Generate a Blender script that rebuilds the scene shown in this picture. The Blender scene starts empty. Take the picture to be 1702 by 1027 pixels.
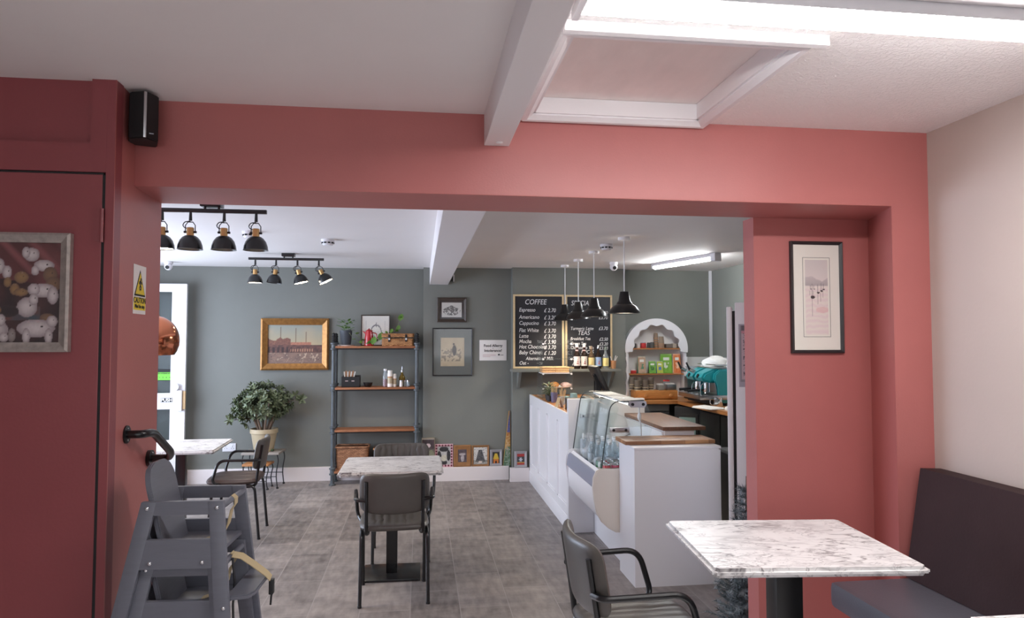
import bpy, bmesh, math, random
from mathutils import Vector, Matrix, Euler
random.seed(7)
R = math.radians; PI = math.pi
SC = bpy.context.scene; COL = SC.collection
# ------------------------------------------------------------------ camera
CAM = Vector((0, 0, 1.62)); F_PX = 1154.8; YAW = R(7.52); PITCH = R(2.437)
cd = bpy.data.cameras.new('camera'); cam = bpy.data.objects.new('camera', cd); COL.objects.link(cam)
cd.sensor_fit = 'HORIZONTAL'; cd.sensor_width = 36; cd.lens = 36 * F_PX / 1702
cam.location = CAM; cam.rotation_euler = (PI / 2 + PITCH, 0, -YAW); cd.clip_start = .05
SC.camera = cam
FW = Vector((math.sin(YAW) * math.cos(PITCH), math.cos(YAW) * math.cos(PITCH), math.sin(PITCH)))
RT = Vector((math.cos(YAW), -math.sin(YAW), 0)); UP = RT.cross(FW)
def at(px, py, X=None, Y=None, Z=None):
    "the point of the room seen at a pixel of the photograph, on a known plane"
    d = FW + RT * ((px - 851) / F_PX) - UP * ((py - 513.5) / F_PX)
    t = X / d.x if X is not None else Y / d.y if Y is not None else (Z - CAM.z) / d.z
    return CAM + d * t
# ------------------------------------------------------------------ world, daylight, rear fill, exposure
SC.view_settings.view_transform = 'Standard'; SC.view_settings.look = 'None'
SC.view_settings.gamma = 1; SC.view_settings.use_curve_mapping = False
SC.view_settings.exposure = 0.45
w = bpy.data.worlds.new('world'); SC.world = w; w.use_nodes = True
w.node_tree.nodes['Background'].inputs[0].default_value = (.75, .86, 1, 1)
w.node_tree.nodes['Background'].inputs[1].default_value = 1.0
try:
    SC.cycles.use_denoising = True; SC.cycles.max_bounces = 10; SC.cycles.diffuse_bounces = 6
    SC.cycles.transparent_max_bounces = 24; SC.cycles.caustics_reflective = False; SC.cycles.caustics_refractive = False
    SC.cycles.sample_clamp_indirect = 6
except Exception: pass
def area(name, loc, rot, sx, sy, power, col):
    l = bpy.data.lights.new(name, 'AREA'); l.shape = 'RECTANGLE'; l.size = sx; l.size_y = sy; l.energy = power; l.color = col
    o = bpy.data.objects.new(name, l); COL.objects.link(o); o.location = loc; o.rotation_euler = rot; return o
area('daylight_shopfront', (-3.62, 5.9, 1.35), (0, -PI / 2, 0), 1.8, 3.6, 145, (.70, .80, 1))
area('rear_fill', (-.3, -2.95, 1.55), (PI / 2 + R(45), 0, 0), 4.4, 1.2, 30, (1, .97, .96))  # unseen fill light behind the camera, tilted up to brighten the near ceiling
TUBE = 52.0; TUBE_FAR = 85.0; BULB = 40.0
# ------------------------------------------------------------------ materials
def lin(c):
    return tuple(((v / 255) / 12.92 if v / 255 <= .04045 else ((v / 255 + .055) / 1.055) ** 2.4) for v in c)
MATS = {}
def M(name, col, rough=.5, metal=0, var=0, vscale=6, bump=0, bscale=40, coat=0, stretch=(1, 1, 1), col2=None, spec=.5, sharp=None):
    m = bpy.data.materials.new(name); m.use_nodes = True; nt = m.node_tree; N = nt.nodes; L = nt.links
    b = N['Principled BSDF']; c = lin(col)
    b.inputs['Base Color'].default_value = (*c, 1); b.inputs['Roughness'].default_value = rough; b.inputs['Metallic'].default_value = metal
    b.inputs['Coat Weight'].default_value = coat; b.inputs['Specular IOR Level'].default_value = spec
    if var or bump or col2:
        tc = N.new('ShaderNodeTexCoord'); mp = N.new('ShaderNodeMapping'); mp.inputs['Scale'].default_value = stretch
        L.new(tc.outputs['Object'], mp.inputs[0])
    if var or col2:
        n = N.new('ShaderNodeTexNoise'); n.inputs['Scale'].default_value = vscale; n.inputs['Detail'].default_value = 6; n.inputs['Roughness'].default_value = .6
        L.new(mp.outputs[0], n.inputs[0])
        r = N.new('ShaderNodeValToRGB'); a = r.color_ramp.elements
        a[0].position, a[1].position = sharp or (.3, .7)
        c2 = lin(col2) if col2 else tuple(min(1, v * (1 + var)) for v in c)
        c1 = c if col2 else tuple(v * (1 - var) for v in c)
        a[0].color = (*c1, 1); a[1].color = (*c2, 1)
        L.new(n.outputs[0], r.inputs[0]); L.new(r.outputs[0], b.inputs['Base Color'])
    if bump:
        n2 = N.new('ShaderNodeTexNoise'); n2.inputs['Scale'].default_value = bscale; n2.inputs['Detail'].default_value = 3
        L.new(mp.outputs[0], n2.inputs[0])
        bp = N.new('ShaderNodeBump'); bp.inputs['Strength'].default_value = bump; bp.inputs['Distance'].default_value = .01
        L.new(n2.outputs[0], bp.inputs['Height']); L.new(bp.outputs[0], b.inputs['Normal'])
    MATS[name] = m; return m
def EM(name, col, s):
    m = bpy.data.materials.new(name); m.use_nodes = True; N = m.node_tree.nodes; b = N['Principled BSDF']
    b.inputs['Base Color'].default_value = (.8, .8, .8, 1); b.inputs['Emission Color'].default_value = (*col, 1); b.inputs['Emission Strength'].default_value = s
    MATS[name] = m; return m
def GLASS(name, tint=(1, 1, 1), refl=1.0, rough=.02, body=0.0, bodycol=(.8, .85, .85)):
    "a thin pane: clear with fresnel reflection, optionally some milky body"
    m = bpy.data.materials.new(name); m.use_nodes = True; nt = m.node_tree; N = nt.nodes; L = nt.links
    N.remove(N['Principled BSDF']); out = N['Material Output']
    t = N.new('ShaderNodeBsdfTransparent'); t.inputs[0].default_value = (*tint, 1)
    g = N.new('ShaderNodeBsdfGlossy'); g.inputs['Roughness'].default_value = rough
    f = N.new('ShaderNodeFresnel'); ge = N.new('ShaderNodeNewGeometry'); io = N.new('ShaderNodeMapRange'); io.inputs[3].default_value = 1.45; io.inputs[4].default_value = 1 / 1.45
    L.new(ge.outputs['Backfacing'], io.inputs[0]); L.new(io.outputs[0], f.inputs[0])
    mu = N.new('ShaderNodeMath'); mu.operation = 'MULTIPLY'; mu.inputs[1].default_value = refl; L.new(f.outputs[0], mu.inputs[0])
    mx = N.new('ShaderNodeMixShader'); L.new(mu.outputs[0], mx.inputs[0]); L.new(t.outputs[0], mx.inputs[1]); L.new(g.outputs[0], mx.inputs[2])
    last = mx
    if body:
        d = N.new('ShaderNodeBsdfDiffuse'); d.inputs[0].default_value = (*bodycol, 1)
        m2 = N.new('ShaderNodeMixShader'); m2.inputs[0].default_value = body; L.new(mx.outputs[0], m2.inputs[1]); L.new(d.outputs[0], m2.inputs[2]); last = m2
    L.new(last.outputs[0], out.inputs[0]); MATS[name] = m; return m
RED = M('red_paint', (177, 105, 101), .42, var=.04, vscale=3, bump=.05, bscale=120)
RED_SHADED = M('red_paint_shaded', (138, 67, 71), .38, var=.04, vscale=3, bump=.04, bscale=90)  # the red wall paint again, darkened for the dim light on the door wall
GREEN = M('grey_green_paint', (120, 122, 116), .6, var=.04, vscale=2, bump=.04, bscale=90)
PINK = M('pale_pink_paint', (184, 169, 161), .7, var=.02, vscale=2, bump=.05, bscale=60)
CEIL = M('ceiling_white', (236, 232, 230), .75, var=.02, vscale=1.5, bump=.06, bscale=14)
BEAM = M('beam_white', (232, 228, 228), .6, bump=.06, bscale=20)
WHITE = M('white_gloss_paint', (236, 234, 236), .3, bump=.03, bscale=30)
SATIN = M('white_satin_board', (226, 225, 228), .35)
SKIRT = M('skirting_white', (232, 224, 222), .35, bump=.03, bscale=20)
BLACK = M('black_powder_coat', (14, 14, 16), .3, coat=.3)
MATTE = M('matte_black', (20, 20, 22), .6)
BLACKP = M('black_plastic', (24, 24, 26), .4)
IRON = M('wrought_iron', (26, 25, 26), .5)
VINYL = M('grey_vinyl', (84, 80, 76), .36, var=.06, vscale=5, bump=.06, bscale=220)
BROWN = M('brown_vinyl', (84, 70, 66), .4, var=.08, vscale=5, bump=.06, bscale=220)
BENCHV = M('dark_brown_vinyl', (50, 34, 35), .6, spec=.15, var=.12, vscale=4, bump=.1, bscale=90)
BENCHV_LIT = M('dark_brown_vinyl_lit', (92, 92, 100), .34, var=.06, vscale=4, bump=.06, bscale=150)  # the bench's brown vinyl, with light reflected off the seat put into its colour
HCGREY = M('grey_stained_wood', (104, 106, 116), .4, var=.06, vscale=10, stretch=(1, 1, 8), bump=.03, bscale=40)
WEB = M('beige_webbing', (196, 178, 140), .8, bump=.3, bscale=300)
STEEL = M('brushed_steel', (190, 190, 192), .28, 1)
CHROME = M('chrome', (220, 222, 225), .08, 1)
SILVER = M('silver_frame', (176, 168, 162), .35, .5, var=.2, vscale=40)
GOLD = M('gilt_frame', (150, 106, 56), .38, .55, var=.25, vscale=30, bump=.1, bscale=80)
BRASS = M('antique_brass', (200, 160, 106), .3, .8)
COPPER = M('polished_copper', (196, 120, 88), .14, 1)
PIPE = M('galvanised_pipe', (84, 90, 94), .5, .2, var=.3, vscale=30, stretch=(1, 1, .3))
SHELFW = M('rustic_wood', (150, 96, 62), .55, var=.3, vscale=12, stretch=(1, 8, 8), bump=.15, bscale=30)
OAK = M('oak_worktop', (176, 118, 68), .42, var=.2, vscale=14, stretch=(1, 8, 8))
PINE = M('pine_box', (176, 118, 62), .5, var=.2, vscale=10, stretch=(1, 6, 6))
WALNUT = M('walnut_edge', (112, 78, 56), .45, var=.25, vscale=12, stretch=(6, 1, 6))
DARKW = M('dark_wood_frame', (66, 54, 46), .5, var=.2, vscale=20)
PALEW = M('pale_wood_frame', (216, 192, 150), .5, var=.08, vscale=20)
BROWNF = M('brown_wood_frame', (148, 104, 62), .5, var=.15, vscale=20)
CHARF = M('charcoal_frame', (46, 42, 44), .4)
MOUNT = M('ivory_mount', (236, 232, 222), .8)
GREYM = M('grey_mount', (104, 108, 104), .8)
CREAM = M('cream_glaze', (182, 166, 136), .35)
SOIL = M('soil', (48, 36, 28), .9, bump=.5, bscale=80)
BARK = M('bark', (112, 92, 76), .8, var=.2, vscale=20, bump=.3, bscale=60)
LEAF = M('dark_green_leaf', (70, 84, 58), .38, col2=(132, 142, 112), vscale=16, var=.1)
LEAF2 = M('bright_green_leaf', (96, 136, 60), .45, var=.25, vscale=14)
FIR = M('frosted_fir', (70, 82, 84), .7, col2=(150, 158, 164), vscale=30, var=.1)
WICK = M('brown_wicker', (146, 96, 66), .6, var=.35, vscale=60, stretch=(.3, .3, 3), bump=.4, bscale=90)
WICK2 = M('honey_wicker', (190, 138, 86), .6, var=.3, vscale=60, stretch=(.3, .3, 3), bump=.4, bscale=90)
CHALK = M('chalk', (232, 232, 232), .9)
BOARD = M('blackboard', (34, 34, 40), .5, var=.15, vscale=5)
TEAL = M('teal_enamel', (30, 150, 156), .3, coat=.3)
TEALD = M('dark_teal_vent', (18, 92, 98), .5)
CARD = M('brown_card', (140, 122, 104), .8)
KRAFT = M('kraft_card', (178, 128, 92), .8)
PAPER = M('white_paper', (236, 232, 228), .8)
PLASTIC = M('white_plastic', (230, 229, 232), .4)
WARMP = M('ivory_plastic', (222, 214, 204), .4)
GREYPL = M('grey_plastic', (150, 152, 160), .4)
BUMPER = M('silver_grey_bumper', (150, 152, 166), .35)
CLOTH = M('white_cloth', (232, 230, 226), .9, bump=.5, bscale=30)
REDJ = M('red_enamel', (170, 24, 34), .2, coat=.4)
DARKCAB = M('dark_grey_cupboard', (62, 64, 66), .5)
YEL = M('warning_yellow', (232, 204, 40), .6); INK = M('black_ink', (22, 22, 22), .7); GREYINK = M('grey_ink', (110, 108, 106), .8)
TAN = M('tan_wood', (196, 164, 120), .6, var=.1)
PASTRY = M('golden_pastry', (206, 140, 78), .7, var=.3, vscale=60, bump=.4, bscale=60)
WAFER = M('pale_wafer', (222, 178, 130), .7, var=.15, vscale=50, bump=.3, bscale=80); ICE = M('pink_icing', (224, 190, 180), .6, var=.1, vscale=30)
TUBEM = EM('tube_light', (1, .98, .975), TUBE); TUBEF = EM('tube_light_cool', (.93, .97, 1), TUBE_FAR); BULBM = EM('warm_bulb', (1, .84, .62), BULB); PENDB = EM('pendant_bulb', (1, .86, .66), 60)
PANE = GLASS('clear_pane'); DPANE = GLASS('door_pane', (.8, .82, .83), .18, .05); CASE = GLASS('display_glass', (.97, .99, .985), .6, .02, .015); BOT = GLASS('clear_bottle', (.86, .92, .95), 1.6, .06, .2, (.8, .86, .9)); PICG = GLASS('picture_glass', (1, 1, 1), .55, .05)
AMB = GLASS('dark_syrup', (.18, .1, .07), 1.6, .05, .35, (.06, .03, .02)); AMB2 = GLASS('amber_syrup', (.5, .34, .2), 1.6, .05, .35, (.3, .2, .12)); OILG = GLASS('olive_oil', (.5, .36, .08), 1.4, .05, .4, (.3, .2, .03)); PINKL = GLASS('red_syrup', (.5, .05, .1), 1.4, .05, .5, (.4, .03, .07))
BULBG = M('switched_off_bulb', (120, 116, 110), .3)
def colm(name, c, rough=.6): return MATS.get(name) or M(name, c, rough)
def marble():
    m = bpy.data.materials.new('white_marble'); m.use_nodes = True; nt = m.node_tree; N = nt.nodes; L = nt.links; b = N['Principled BSDF']
    b.inputs['Roughness'].default_value = .32; b.inputs['Specular IOR Level'].default_value = .35
    tc = N.new('ShaderNodeTexCoord'); mp = N.new('ShaderNodeMapping'); mp.inputs['Rotation'].default_value = (0, 0, R(35)); mp.inputs['Scale'].default_value = (1, 2.4, 1)
    L.new(tc.outputs['Object'], mp.inputs[0])
    prev = None
    for sc_, wd, st in ((7, .04, .9), (16, .034, .7), (3.2, .05, .4)):
        n = N.new('ShaderNodeTexNoise'); n.inputs['Scale'].default_value = sc_; n.inputs['Detail'].default_value = 4; n.inputs['Distortion'].default_value = .9
        L.new(mp.outputs[0], n.inputs[0])
        s = N.new('ShaderNodeMath'); s.operation = 'SUBTRACT'; s.inputs[1].default_value = .5; L.new(n.outputs[0], s.inputs[0])
        a = N.new('ShaderNodeMath'); a.operation = 'ABSOLUTE'; L.new(s.outputs[0], a.inputs[0])
        mr = N.new('ShaderNodeMapRange'); mr.inputs[1].default_value = 0; mr.inputs[2].default_value = wd; mr.inputs[3].default_value = st; mr.inputs[4].default_value = 0
        L.new(a.outputs[0], mr.inputs[0])
        n2 = N.new('ShaderNodeTexNoise'); n2.inputs['Scale'].default_value = 5 + sc_ * .3; L.new(tc.outputs['Object'], n2.inputs[0])
        r2 = N.new('ShaderNodeMapRange'); r2.inputs[1].default_value = .4; r2.inputs[2].default_value = .62; L.new(n2.outputs[0], r2.inputs[0])
        mu = N.new('ShaderNodeMath'); mu.operation = 'MULTIPLY'; L.new(mr.outputs[0], mu.inputs[0]); L.new(r2.outputs[0], mu.inputs[1])
        if prev:
            mx = N.new('ShaderNodeMath'); mx.operation = 'MAXIMUM'; L.new(prev.outputs[0], mx.inputs[0]); L.new(mu.outputs[0], mx.inputs[1]); prev = mx
        else: prev = mu
    mix = N.new('ShaderNodeMixRGB'); mix.inputs[1].default_value = (*lin((222, 220, 219)), 1); mix.inputs[2].default_value = (*lin((84, 76, 80)), 1)
    L.new(prev.outputs[0], mix.inputs[0]); L.new(mix.outputs[0], b.inputs['Base Color']); return m
MARBLE = marble()
def floor_mat():
    m = bpy.data.materials.new('slate_tile'); m.use_nodes = True; nt = m.node_tree; N = nt.nodes; L = nt.links; b = N['Principled BSDF']
    tc = N.new('ShaderNodeTexCoord'); mp = N.new('ShaderNodeMapping'); mp.inputs['Rotation'].default_value = (0, 0, R(90)); mp.inputs['Location'].default_value = (.1, .05, 0)
    L.new(tc.outputs['Object'], mp.inputs[0])
    br = N.new('ShaderNodeTexBrick'); br.inputs['Scale'].default_value = 1; br.inputs['Brick Width'].default_value = .595; br.inputs['Row Height'].default_value = .2975
    br.inputs['Mortar Size'].default_value = .003; br.inputs['Mortar Smooth'].default_value = .3
    br.inputs['Color1'].default_value = (.2, .2, .2, 1); br.inputs['Color2'].default_value = (.8, .8, .8, 1); br.inputs['Mortar'].default_value = (1, 1, 1, 1)
    L.new(mp.outputs[0], br.inputs[0])
    n = N.new('ShaderNodeTexNoise'); n.inputs['Scale'].default_value = 3.2; n.inputs['Detail'].default_value = 8; n.inputs['Roughness'].default_value = .68
    mp2 = N.new('ShaderNodeMapping'); mp2.inputs['Scale'].default_value = (1, 2.2, 1); L.new(tc.outputs['Object'], mp2.inputs[0]); L.new(mp2.outputs[0], n.inputs[0])
    n3 = N.new('ShaderNodeTexNoise'); n3.inputs['Scale'].default_value = 9; n3.inputs['Detail'].default_value = 6
    mp3 = N.new('ShaderNodeMapping'); mp3.inputs['Scale'].default_value = (2.6, .7, 1); L.new(tc.outputs['Object'], mp3.inputs[0]); L.new(mp3.outputs[0], n3.inputs[0])
    ad = N.new('ShaderNodeMixRGB'); ad.inputs[0].default_value = .45; L.new(n.outputs[0], ad.inputs[1]); L.new(n3.outputs[0], ad.inputs[2])
    ad2 = N.new('ShaderNodeMixRGB'); ad2.inputs[0].default_value = .22; L.new(ad.outputs[0], ad2.inputs[1]); L.new(br.outputs[0], ad2.inputs[2])
    r = N.new('ShaderNodeValToRGB'); e = r.color_ramp.elements; e[0].position = .36; e[1].position = .64
    e[0].color = (*lin((96, 90, 88)), 1); e[1].color = (*lin((156, 147, 142)), 1); L.new(ad2.outputs[0], r.inputs[0])
    mx = N.new('ShaderNodeMixRGB'); mx.inputs[2].default_value = (*lin((150, 143, 140)), 1); L.new(br.outputs['Fac'], mx.inputs[0]); L.new(r.outputs[0], mx.inputs[1])
    L.new(mx.outputs[0], b.inputs['Base Color']); b.inputs['Roughness'].default_value = .42
    bp = N.new('ShaderNodeBump'); bp.inputs['Strength'].default_value = .12; bp.inputs['Distance'].default_value = .004; L.new(ad.outputs[0], bp.inputs['Height']); L.new(bp.outputs[0], b.inputs['Normal'])
    return m
FLOORM = floor_mat()
def artex_mat():
    m = bpy.data.materials.new('textured_ceiling'); m.use_nodes = True; nt = m.node_tree; N = nt.nodes; L = nt.links; b = N['Principled BSDF']
    b.inputs['Base Color'].default_value = (*lin((248, 245, 244)), 1); b.inputs['Roughness'].default_value = .55
    tc = N.new('ShaderNodeTexCoord'); n = N.new('ShaderNodeTexNoise'); n.inputs['Scale'].default_value = 75; n.inputs['Detail'].default_value = 2; n.inputs['Distortion'].default_value = .5
    L.new(tc.outputs['Object'], n.inputs[0]); r = N.new('ShaderNodeValToRGB'); r.color_ramp.elements[0].position = .45; r.color_ramp.elements[1].position = .6; L.new(n.outputs[0], r.inputs[0])
    bp = N.new('ShaderNodeBump'); bp.inputs['Strength'].default_value = .45; bp.inputs['Distance'].default_value = .006; L.new(r.outputs[0], bp.inputs['Height']); L.new(bp.outputs[0], b.inputs['Normal']); return m
ARTEX = artex_mat()
def block_mat():
    m = bpy.data.materials.new('butcher_block'); m.use_nodes = True; nt = m.node_tree; N = nt.nodes; L = nt.links; b = N['Principled BSDF']
    tc = N.new('ShaderNodeTexCoord'); br = N.new('ShaderNodeTexBrick'); br.inputs['Scale'].default_value = 1; br.inputs['Brick Width'].default_value = .17; br.inputs['Row Height'].default_value = .042; br.inputs['Mortar Size'].default_value = .0008
    br.inputs['Color1'].default_value = (*lin((132, 88, 58)), 1); br.inputs['Color2'].default_value = (*lin((190, 142, 98)), 1); br.inputs['Mortar'].default_value = (*lin((90, 60, 42)), 1)
    L.new(tc.outputs['Object'], br.inputs[0]); n = N.new('ShaderNodeTexNoise'); n.inputs['Scale'].default_value = 8; mp = N.new('ShaderNodeMapping'); mp.inputs['Scale'].default_value = (1, 9, 9); L.new(tc.outputs['Object'], mp.inputs[0]); L.new(mp.outputs[0], n.inputs[0])
    mx = N.new('ShaderNodeMixRGB'); mx.blend_type = 'OVERLAY'; mx.inputs[0].default_value = .35; L.new(br.outputs[0], mx.inputs[1]); L.new(n.outputs[0], mx.inputs[2]); L.new(mx.outputs[0], b.inputs['Base Color']); b.inputs['Roughness'].default_value = .4; return m
BLOCK = block_mat()
def wicker_mat(name, c1, c2, dark):
    m = bpy.data.materials.new(name); m.use_nodes = True; nt = m.node_tree; N = nt.nodes; L = nt.links; b = N['Principled BSDF']; b.inputs['Roughness'].default_value = .6
    tc = N.new('ShaderNodeTexCoord'); sp = N.new('ShaderNodeSeparateXYZ'); L.new(tc.outputs['Object'], sp.inputs[0]); ad = N.new('ShaderNodeMath'); L.new(sp.outputs[0], ad.inputs[0]); L.new(sp.outputs[1], ad.inputs[1])
    cb = N.new('ShaderNodeCombineXYZ'); L.new(ad.outputs[0], cb.inputs[0]); L.new(sp.outputs[2], cb.inputs[1])
    br = N.new('ShaderNodeTexBrick'); br.inputs['Scale'].default_value = 1; br.inputs['Brick Width'].default_value = .034; br.inputs['Row Height'].default_value = .0125; br.inputs['Mortar Size'].default_value = .0016; br.inputs['Mortar Smooth'].default_value = .6
    for k, c in (('Color1', c1), ('Color2', c2), ('Mortar', dark)): br.inputs[k].default_value = (*lin(c), 1)
    L.new(cb.outputs[0], br.inputs[0]); L.new(br.outputs[0], b.inputs['Base Color'])
    bp = N.new('ShaderNodeBump'); bp.inputs['Strength'].default_value = .5; bp.inputs['Distance'].default_value = .002; bp.invert = True; L.new(br.outputs['Fac'], bp.inputs['Height']); L.new(bp.outputs[0], b.inputs['Normal']); return m
WICK = wicker_mat('brown_wicker_weave', (186, 134, 96), (140, 94, 64), (64, 42, 30)); WICK2 = wicker_mat('honey_wicker_weave', (206, 152, 98), (166, 112, 68), (70, 44, 28))
def painted_mat():
    m = bpy.data.materials.new('printed_surface'); m.use_nodes = True; N = m.node_tree.nodes; a = N.new('ShaderNodeVertexColor'); a.layer_name = 'Col'
    m.node_tree.links.new(a.outputs[0], N['Principled BSDF'].inputs['Base Color']); N['Principled BSDF'].inputs['Roughness'].default_value = .6; return m
PRINT = painted_mat()
# ------------------------------------------------------------------ mesh helpers
class MB:
    def __init__(s): s.b = bmesh.new()
    def _f(s, vs, mi=0):
        try: f = s.b.faces.new(vs); f.material_index = mi; return f
        except ValueError: return None
    def hexa(s, p, mi=0, bev=0):
        v = [s.b.verts.new(q) for q in p]
        fs = [s._f([v[i] for i in q], mi) for q in ((3, 2, 1, 0), (4, 5, 6, 7), (0, 1, 5, 4), (1, 2, 6, 5), (2, 3, 7, 6), (3, 0, 4, 7))]
        if bev:
            es = list({e for f in fs for e in f.edges})
            r = bmesh.ops.bevel(s.b, geom=es, offset=bev, segments=2, affect='EDGES', profile=.6)
            for f in r['faces']: f.material_index = mi
        return s
    def box(s, x0, x1, y0, y1, z0, z1, mi=0, bev=0):
        return s.hexa([(x0, y0, z0), (x1, y0, z0), (x1, y1, z0), (x0, y1, z0), (x0, y0, z1), (x1, y0, z1), (x1, y1, z1), (x0, y1, z1)], mi, bev)
    def prism(s, poly, d, lo, hi, mi=0, bev=0):
        "polygon in the plane across axis d, extruded from lo to hi"
        def P(u, v, t): return (t, u, v) if d == 'x' else (u, t, v) if d == 'y' else (u, v, t)
        a = [s.b.verts.new(P(u, v, lo)) for u, v in poly]; c = [s.b.verts.new(P(u, v, hi)) for u, v in poly]; n = len(poly)
        fs = [s._f(a[::-1], mi), s._f(c, mi)] + [s._f([a[i], a[(i + 1) % n], c[(i + 1) % n], c[i]], mi) for i in range(n)]
        if bev:
            es = list({e for f in fs[:2] if f for e in f.edges}); r = bmesh.ops.bevel(s.b, geom=es, offset=bev, segments=2, affect='EDGES')
            for f in r['faces']: f.material_index = mi
        return s
    def tube(s, pts, r, n=8, mi=0, closed=False, cap=True, rz=None):
        pts = [Vector(p) for p in pts]; k = len(pts); rings = []; up = None
        for i, p in enumerate(pts):
            if closed: t = pts[(i + 1) % k] - pts[i - 1]
            else: t = pts[min(i + 1, k - 1)] - pts[max(i - 1, 0)]
            t.normalize()
            if up is None: up = t.orthogonal().normalized() if abs(t.z) > .9 else Vector((0, 0, 1))
            a = (up - t * up.dot(t)); a = a.normalized() if a.length > 1e-6 else t.orthogonal().normalized(); up = a; b = t.cross(a)
            ri = r[i] if isinstance(r, (list, tuple)) else r; r2 = rz if rz else ri
            rings.append([s.b.verts.new(p + a * math.cos(2 * PI * j / n) * r2 + b * math.sin(2 * PI * j / n) * ri) for j in range(n)])
        for i in range(k if closed else k - 1):
            A, B = rings[i], rings[(i + 1) % k]
            for j in range(n): s._f([A[j], A[(j + 1) % n], B[(j + 1) % n], B[j]], mi)
        if cap and not closed: s._f(rings[0][::-1], mi); s._f(rings[-1], mi)
        return s
    def lathe(s, prof, n=24, c=(0, 0, 0), mi=0, cap=True, sx=1, sy=1, rot=None):
        rings = []
        for r, z in prof:
            ring = []
            for j in range(n):
                p = Vector((r * math.cos(2 * PI * j / n) * sx, r * math.sin(2 * PI * j / n) * sy, z))
                if rot: p = rot @ p
                ring.append(s.b.verts.new(p + Vector(c)))
            rings.append(ring)
        for A, B in zip(rings, rings[1:]):
            for j in range(n): s._f([A[j], A[(j + 1) % n], B[(j + 1) % n], B[j]], mi)
        if cap:
            if prof[0][0] > 1e-5: s._f(rings[0][::-1], mi)
            if prof[-1][0] > 1e-5: s._f(rings[-1], mi)
        return s
    def ball(s, c, rx, ry=None, rz=None, n=14, mi=0):
        ry = ry or rx; rz = rz or rx; m = max(5, n // 2)
        s.lathe([(max(math.sin(PI * i / m), 1e-4) * rx, -math.cos(PI * i / m) * rz) for i in range(m + 1)], n, c, mi, sx=1, sy=ry / rx); return s
    def face(s, pts, mi=0): s._f([s.b.verts.new(p) for p in pts], mi); return s
    def strip(s, pts, wv, th=.0015, mi=0):
        "a flat band with thickness along points, width vector wv"
        wv = Vector(wv) / 2; k = len(pts); rows = []
        for i, p in enumerate(pts):
            p = Vector(p); t = (Vector(pts[min(i + 1, k - 1)]) - Vector(pts[max(i - 1, 0)])).normalized(); nn = t.cross(wv).normalized() * th
            rows.append([s.b.verts.new(q) for q in (p - wv - nn, p + wv - nn, p + wv + nn, p - wv + nn)])
        for A, B in zip(rows, rows[1:]):
            for j in range(4): s._f([A[j], A[(j + 1) % 4], B[(j + 1) % 4], B[j]], mi)
        s._f(rows[0][::-1], mi); s._f(rows[-1], mi); return s
    def pad(s, w, h, t, nx=40, ny=20, ribs=0, curve=0, n=5, sq=.012, mat4=None, mi=0):
        "cushion: rounded rectangle in local XZ, thickness along Y; ribs are stitched channels on the -Y face"
        mat4 = mat4 or Matrix(); fr = []; bk = []
        for j in range(ny + 1):
            v = -1 + 2 * j / ny; v = math.copysign(1 - (1 - abs(v)) ** 1.6, v); a = []; b = []
            for i in range(nx + 1):
                u = -1 + 2 * i / nx; u = math.copysign(1 - (1 - abs(u)) ** 1.25, u) if not ribs else u
                m = max(abs(u), abs(v)); q = (abs(u) ** n + abs(v) ** n) ** (1 / n) if m > 0 else 1; k = m / q if m > 0 else 1
                X, Z = u * k * w / 2, v * k * h / 2; f = math.sqrt(max(0, 1 - m ** 9)); cv = curve * (u * k) ** 2
                rb = 0
                if ribs and m < .93: rb = sq * (abs(math.sin((u + 1) / 2 * ribs * PI)) ** .5 - 1) * (1 - m ** 8)
                a.append(s.b.verts.new(mat4 @ Vector((X, -t / 2 * f - rb - cv, Z))))
                b.append(a[-1] if m > .9999 else s.b.verts.new(mat4 @ Vector((X, t / 2 * f - cv, Z))))
            fr.append(a); bk.append(b)
        for j in range(ny):
            for i in range(nx):
                s._f([fr[j][i], fr[j][i + 1], fr[j + 1][i + 1], fr[j + 1][i]], mi); s._f([bk[j][i], bk[j + 1][i], bk[j + 1][i + 1], bk[j][i + 1]], mi)
        return s
    def build(s, name, mat, parent=None, loc=None, rot=None, smooth=True, ang=35):
        me = bpy.data.meshes.new(name); bmesh.ops.recalc_face_normals(s.b, faces=s.b.faces); s.b.to_mesh(me); s.b.free()
        for m in (mat if isinstance(mat, (list, tuple)) else [mat]): me.materials.append(m)
        if smooth:
            me.shade_smooth(); me.set_sharp_from_angle(angle=R(ang))
        o = bpy.data.objects.new(name, me); COL.objects.link(o)
        if parent: o.parent = parent
        if loc is not None: o.location = loc
        if rot is not None: o.rotation_euler = rot
        return o
def fillet(pts, r, n=5):
    pts = [Vector(p) for p in pts]; out = [pts[0]]
    for a, b, c in zip(pts, pts[1:], pts[2:]):
        d1 = (a - b); d2 = (c - b); k = min(r, d1.length * .45, d2.length * .45); p = b + d1.normalized() * k; q = b + d2.normalized() * k
        for i in range(n + 1):
            t = i / n; out.append(p * (1 - t) ** 2 + b * 2 * t * (1 - t) + q * t * t)
    return out + [pts[-1]]
def tag(o, label, cat, group=None, kind=None):
    o['label'] = label; o['category'] = cat
    if group: o['group'] = group
    if kind: o['kind'] = kind
    return o
def thing(name, label, cat, loc=(0, 0, 0), rz=0, group=None):
    o = bpy.data.objects.new(name, None); COL.objects.link(o); o.empty_display_size = .1; o.location = loc; o.rotation_euler = (0, 0, rz); return tag(o, label, cat, group)
def struct(o): o['kind'] = 'structure'; return o
def sbox(name, mat, *b, bev=0): return struct(MB().box(*b, bev=bev).build(name, mat, smooth=False))
def kids(o): return [c for c in bpy.data.objects if c.parent == o]
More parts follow.
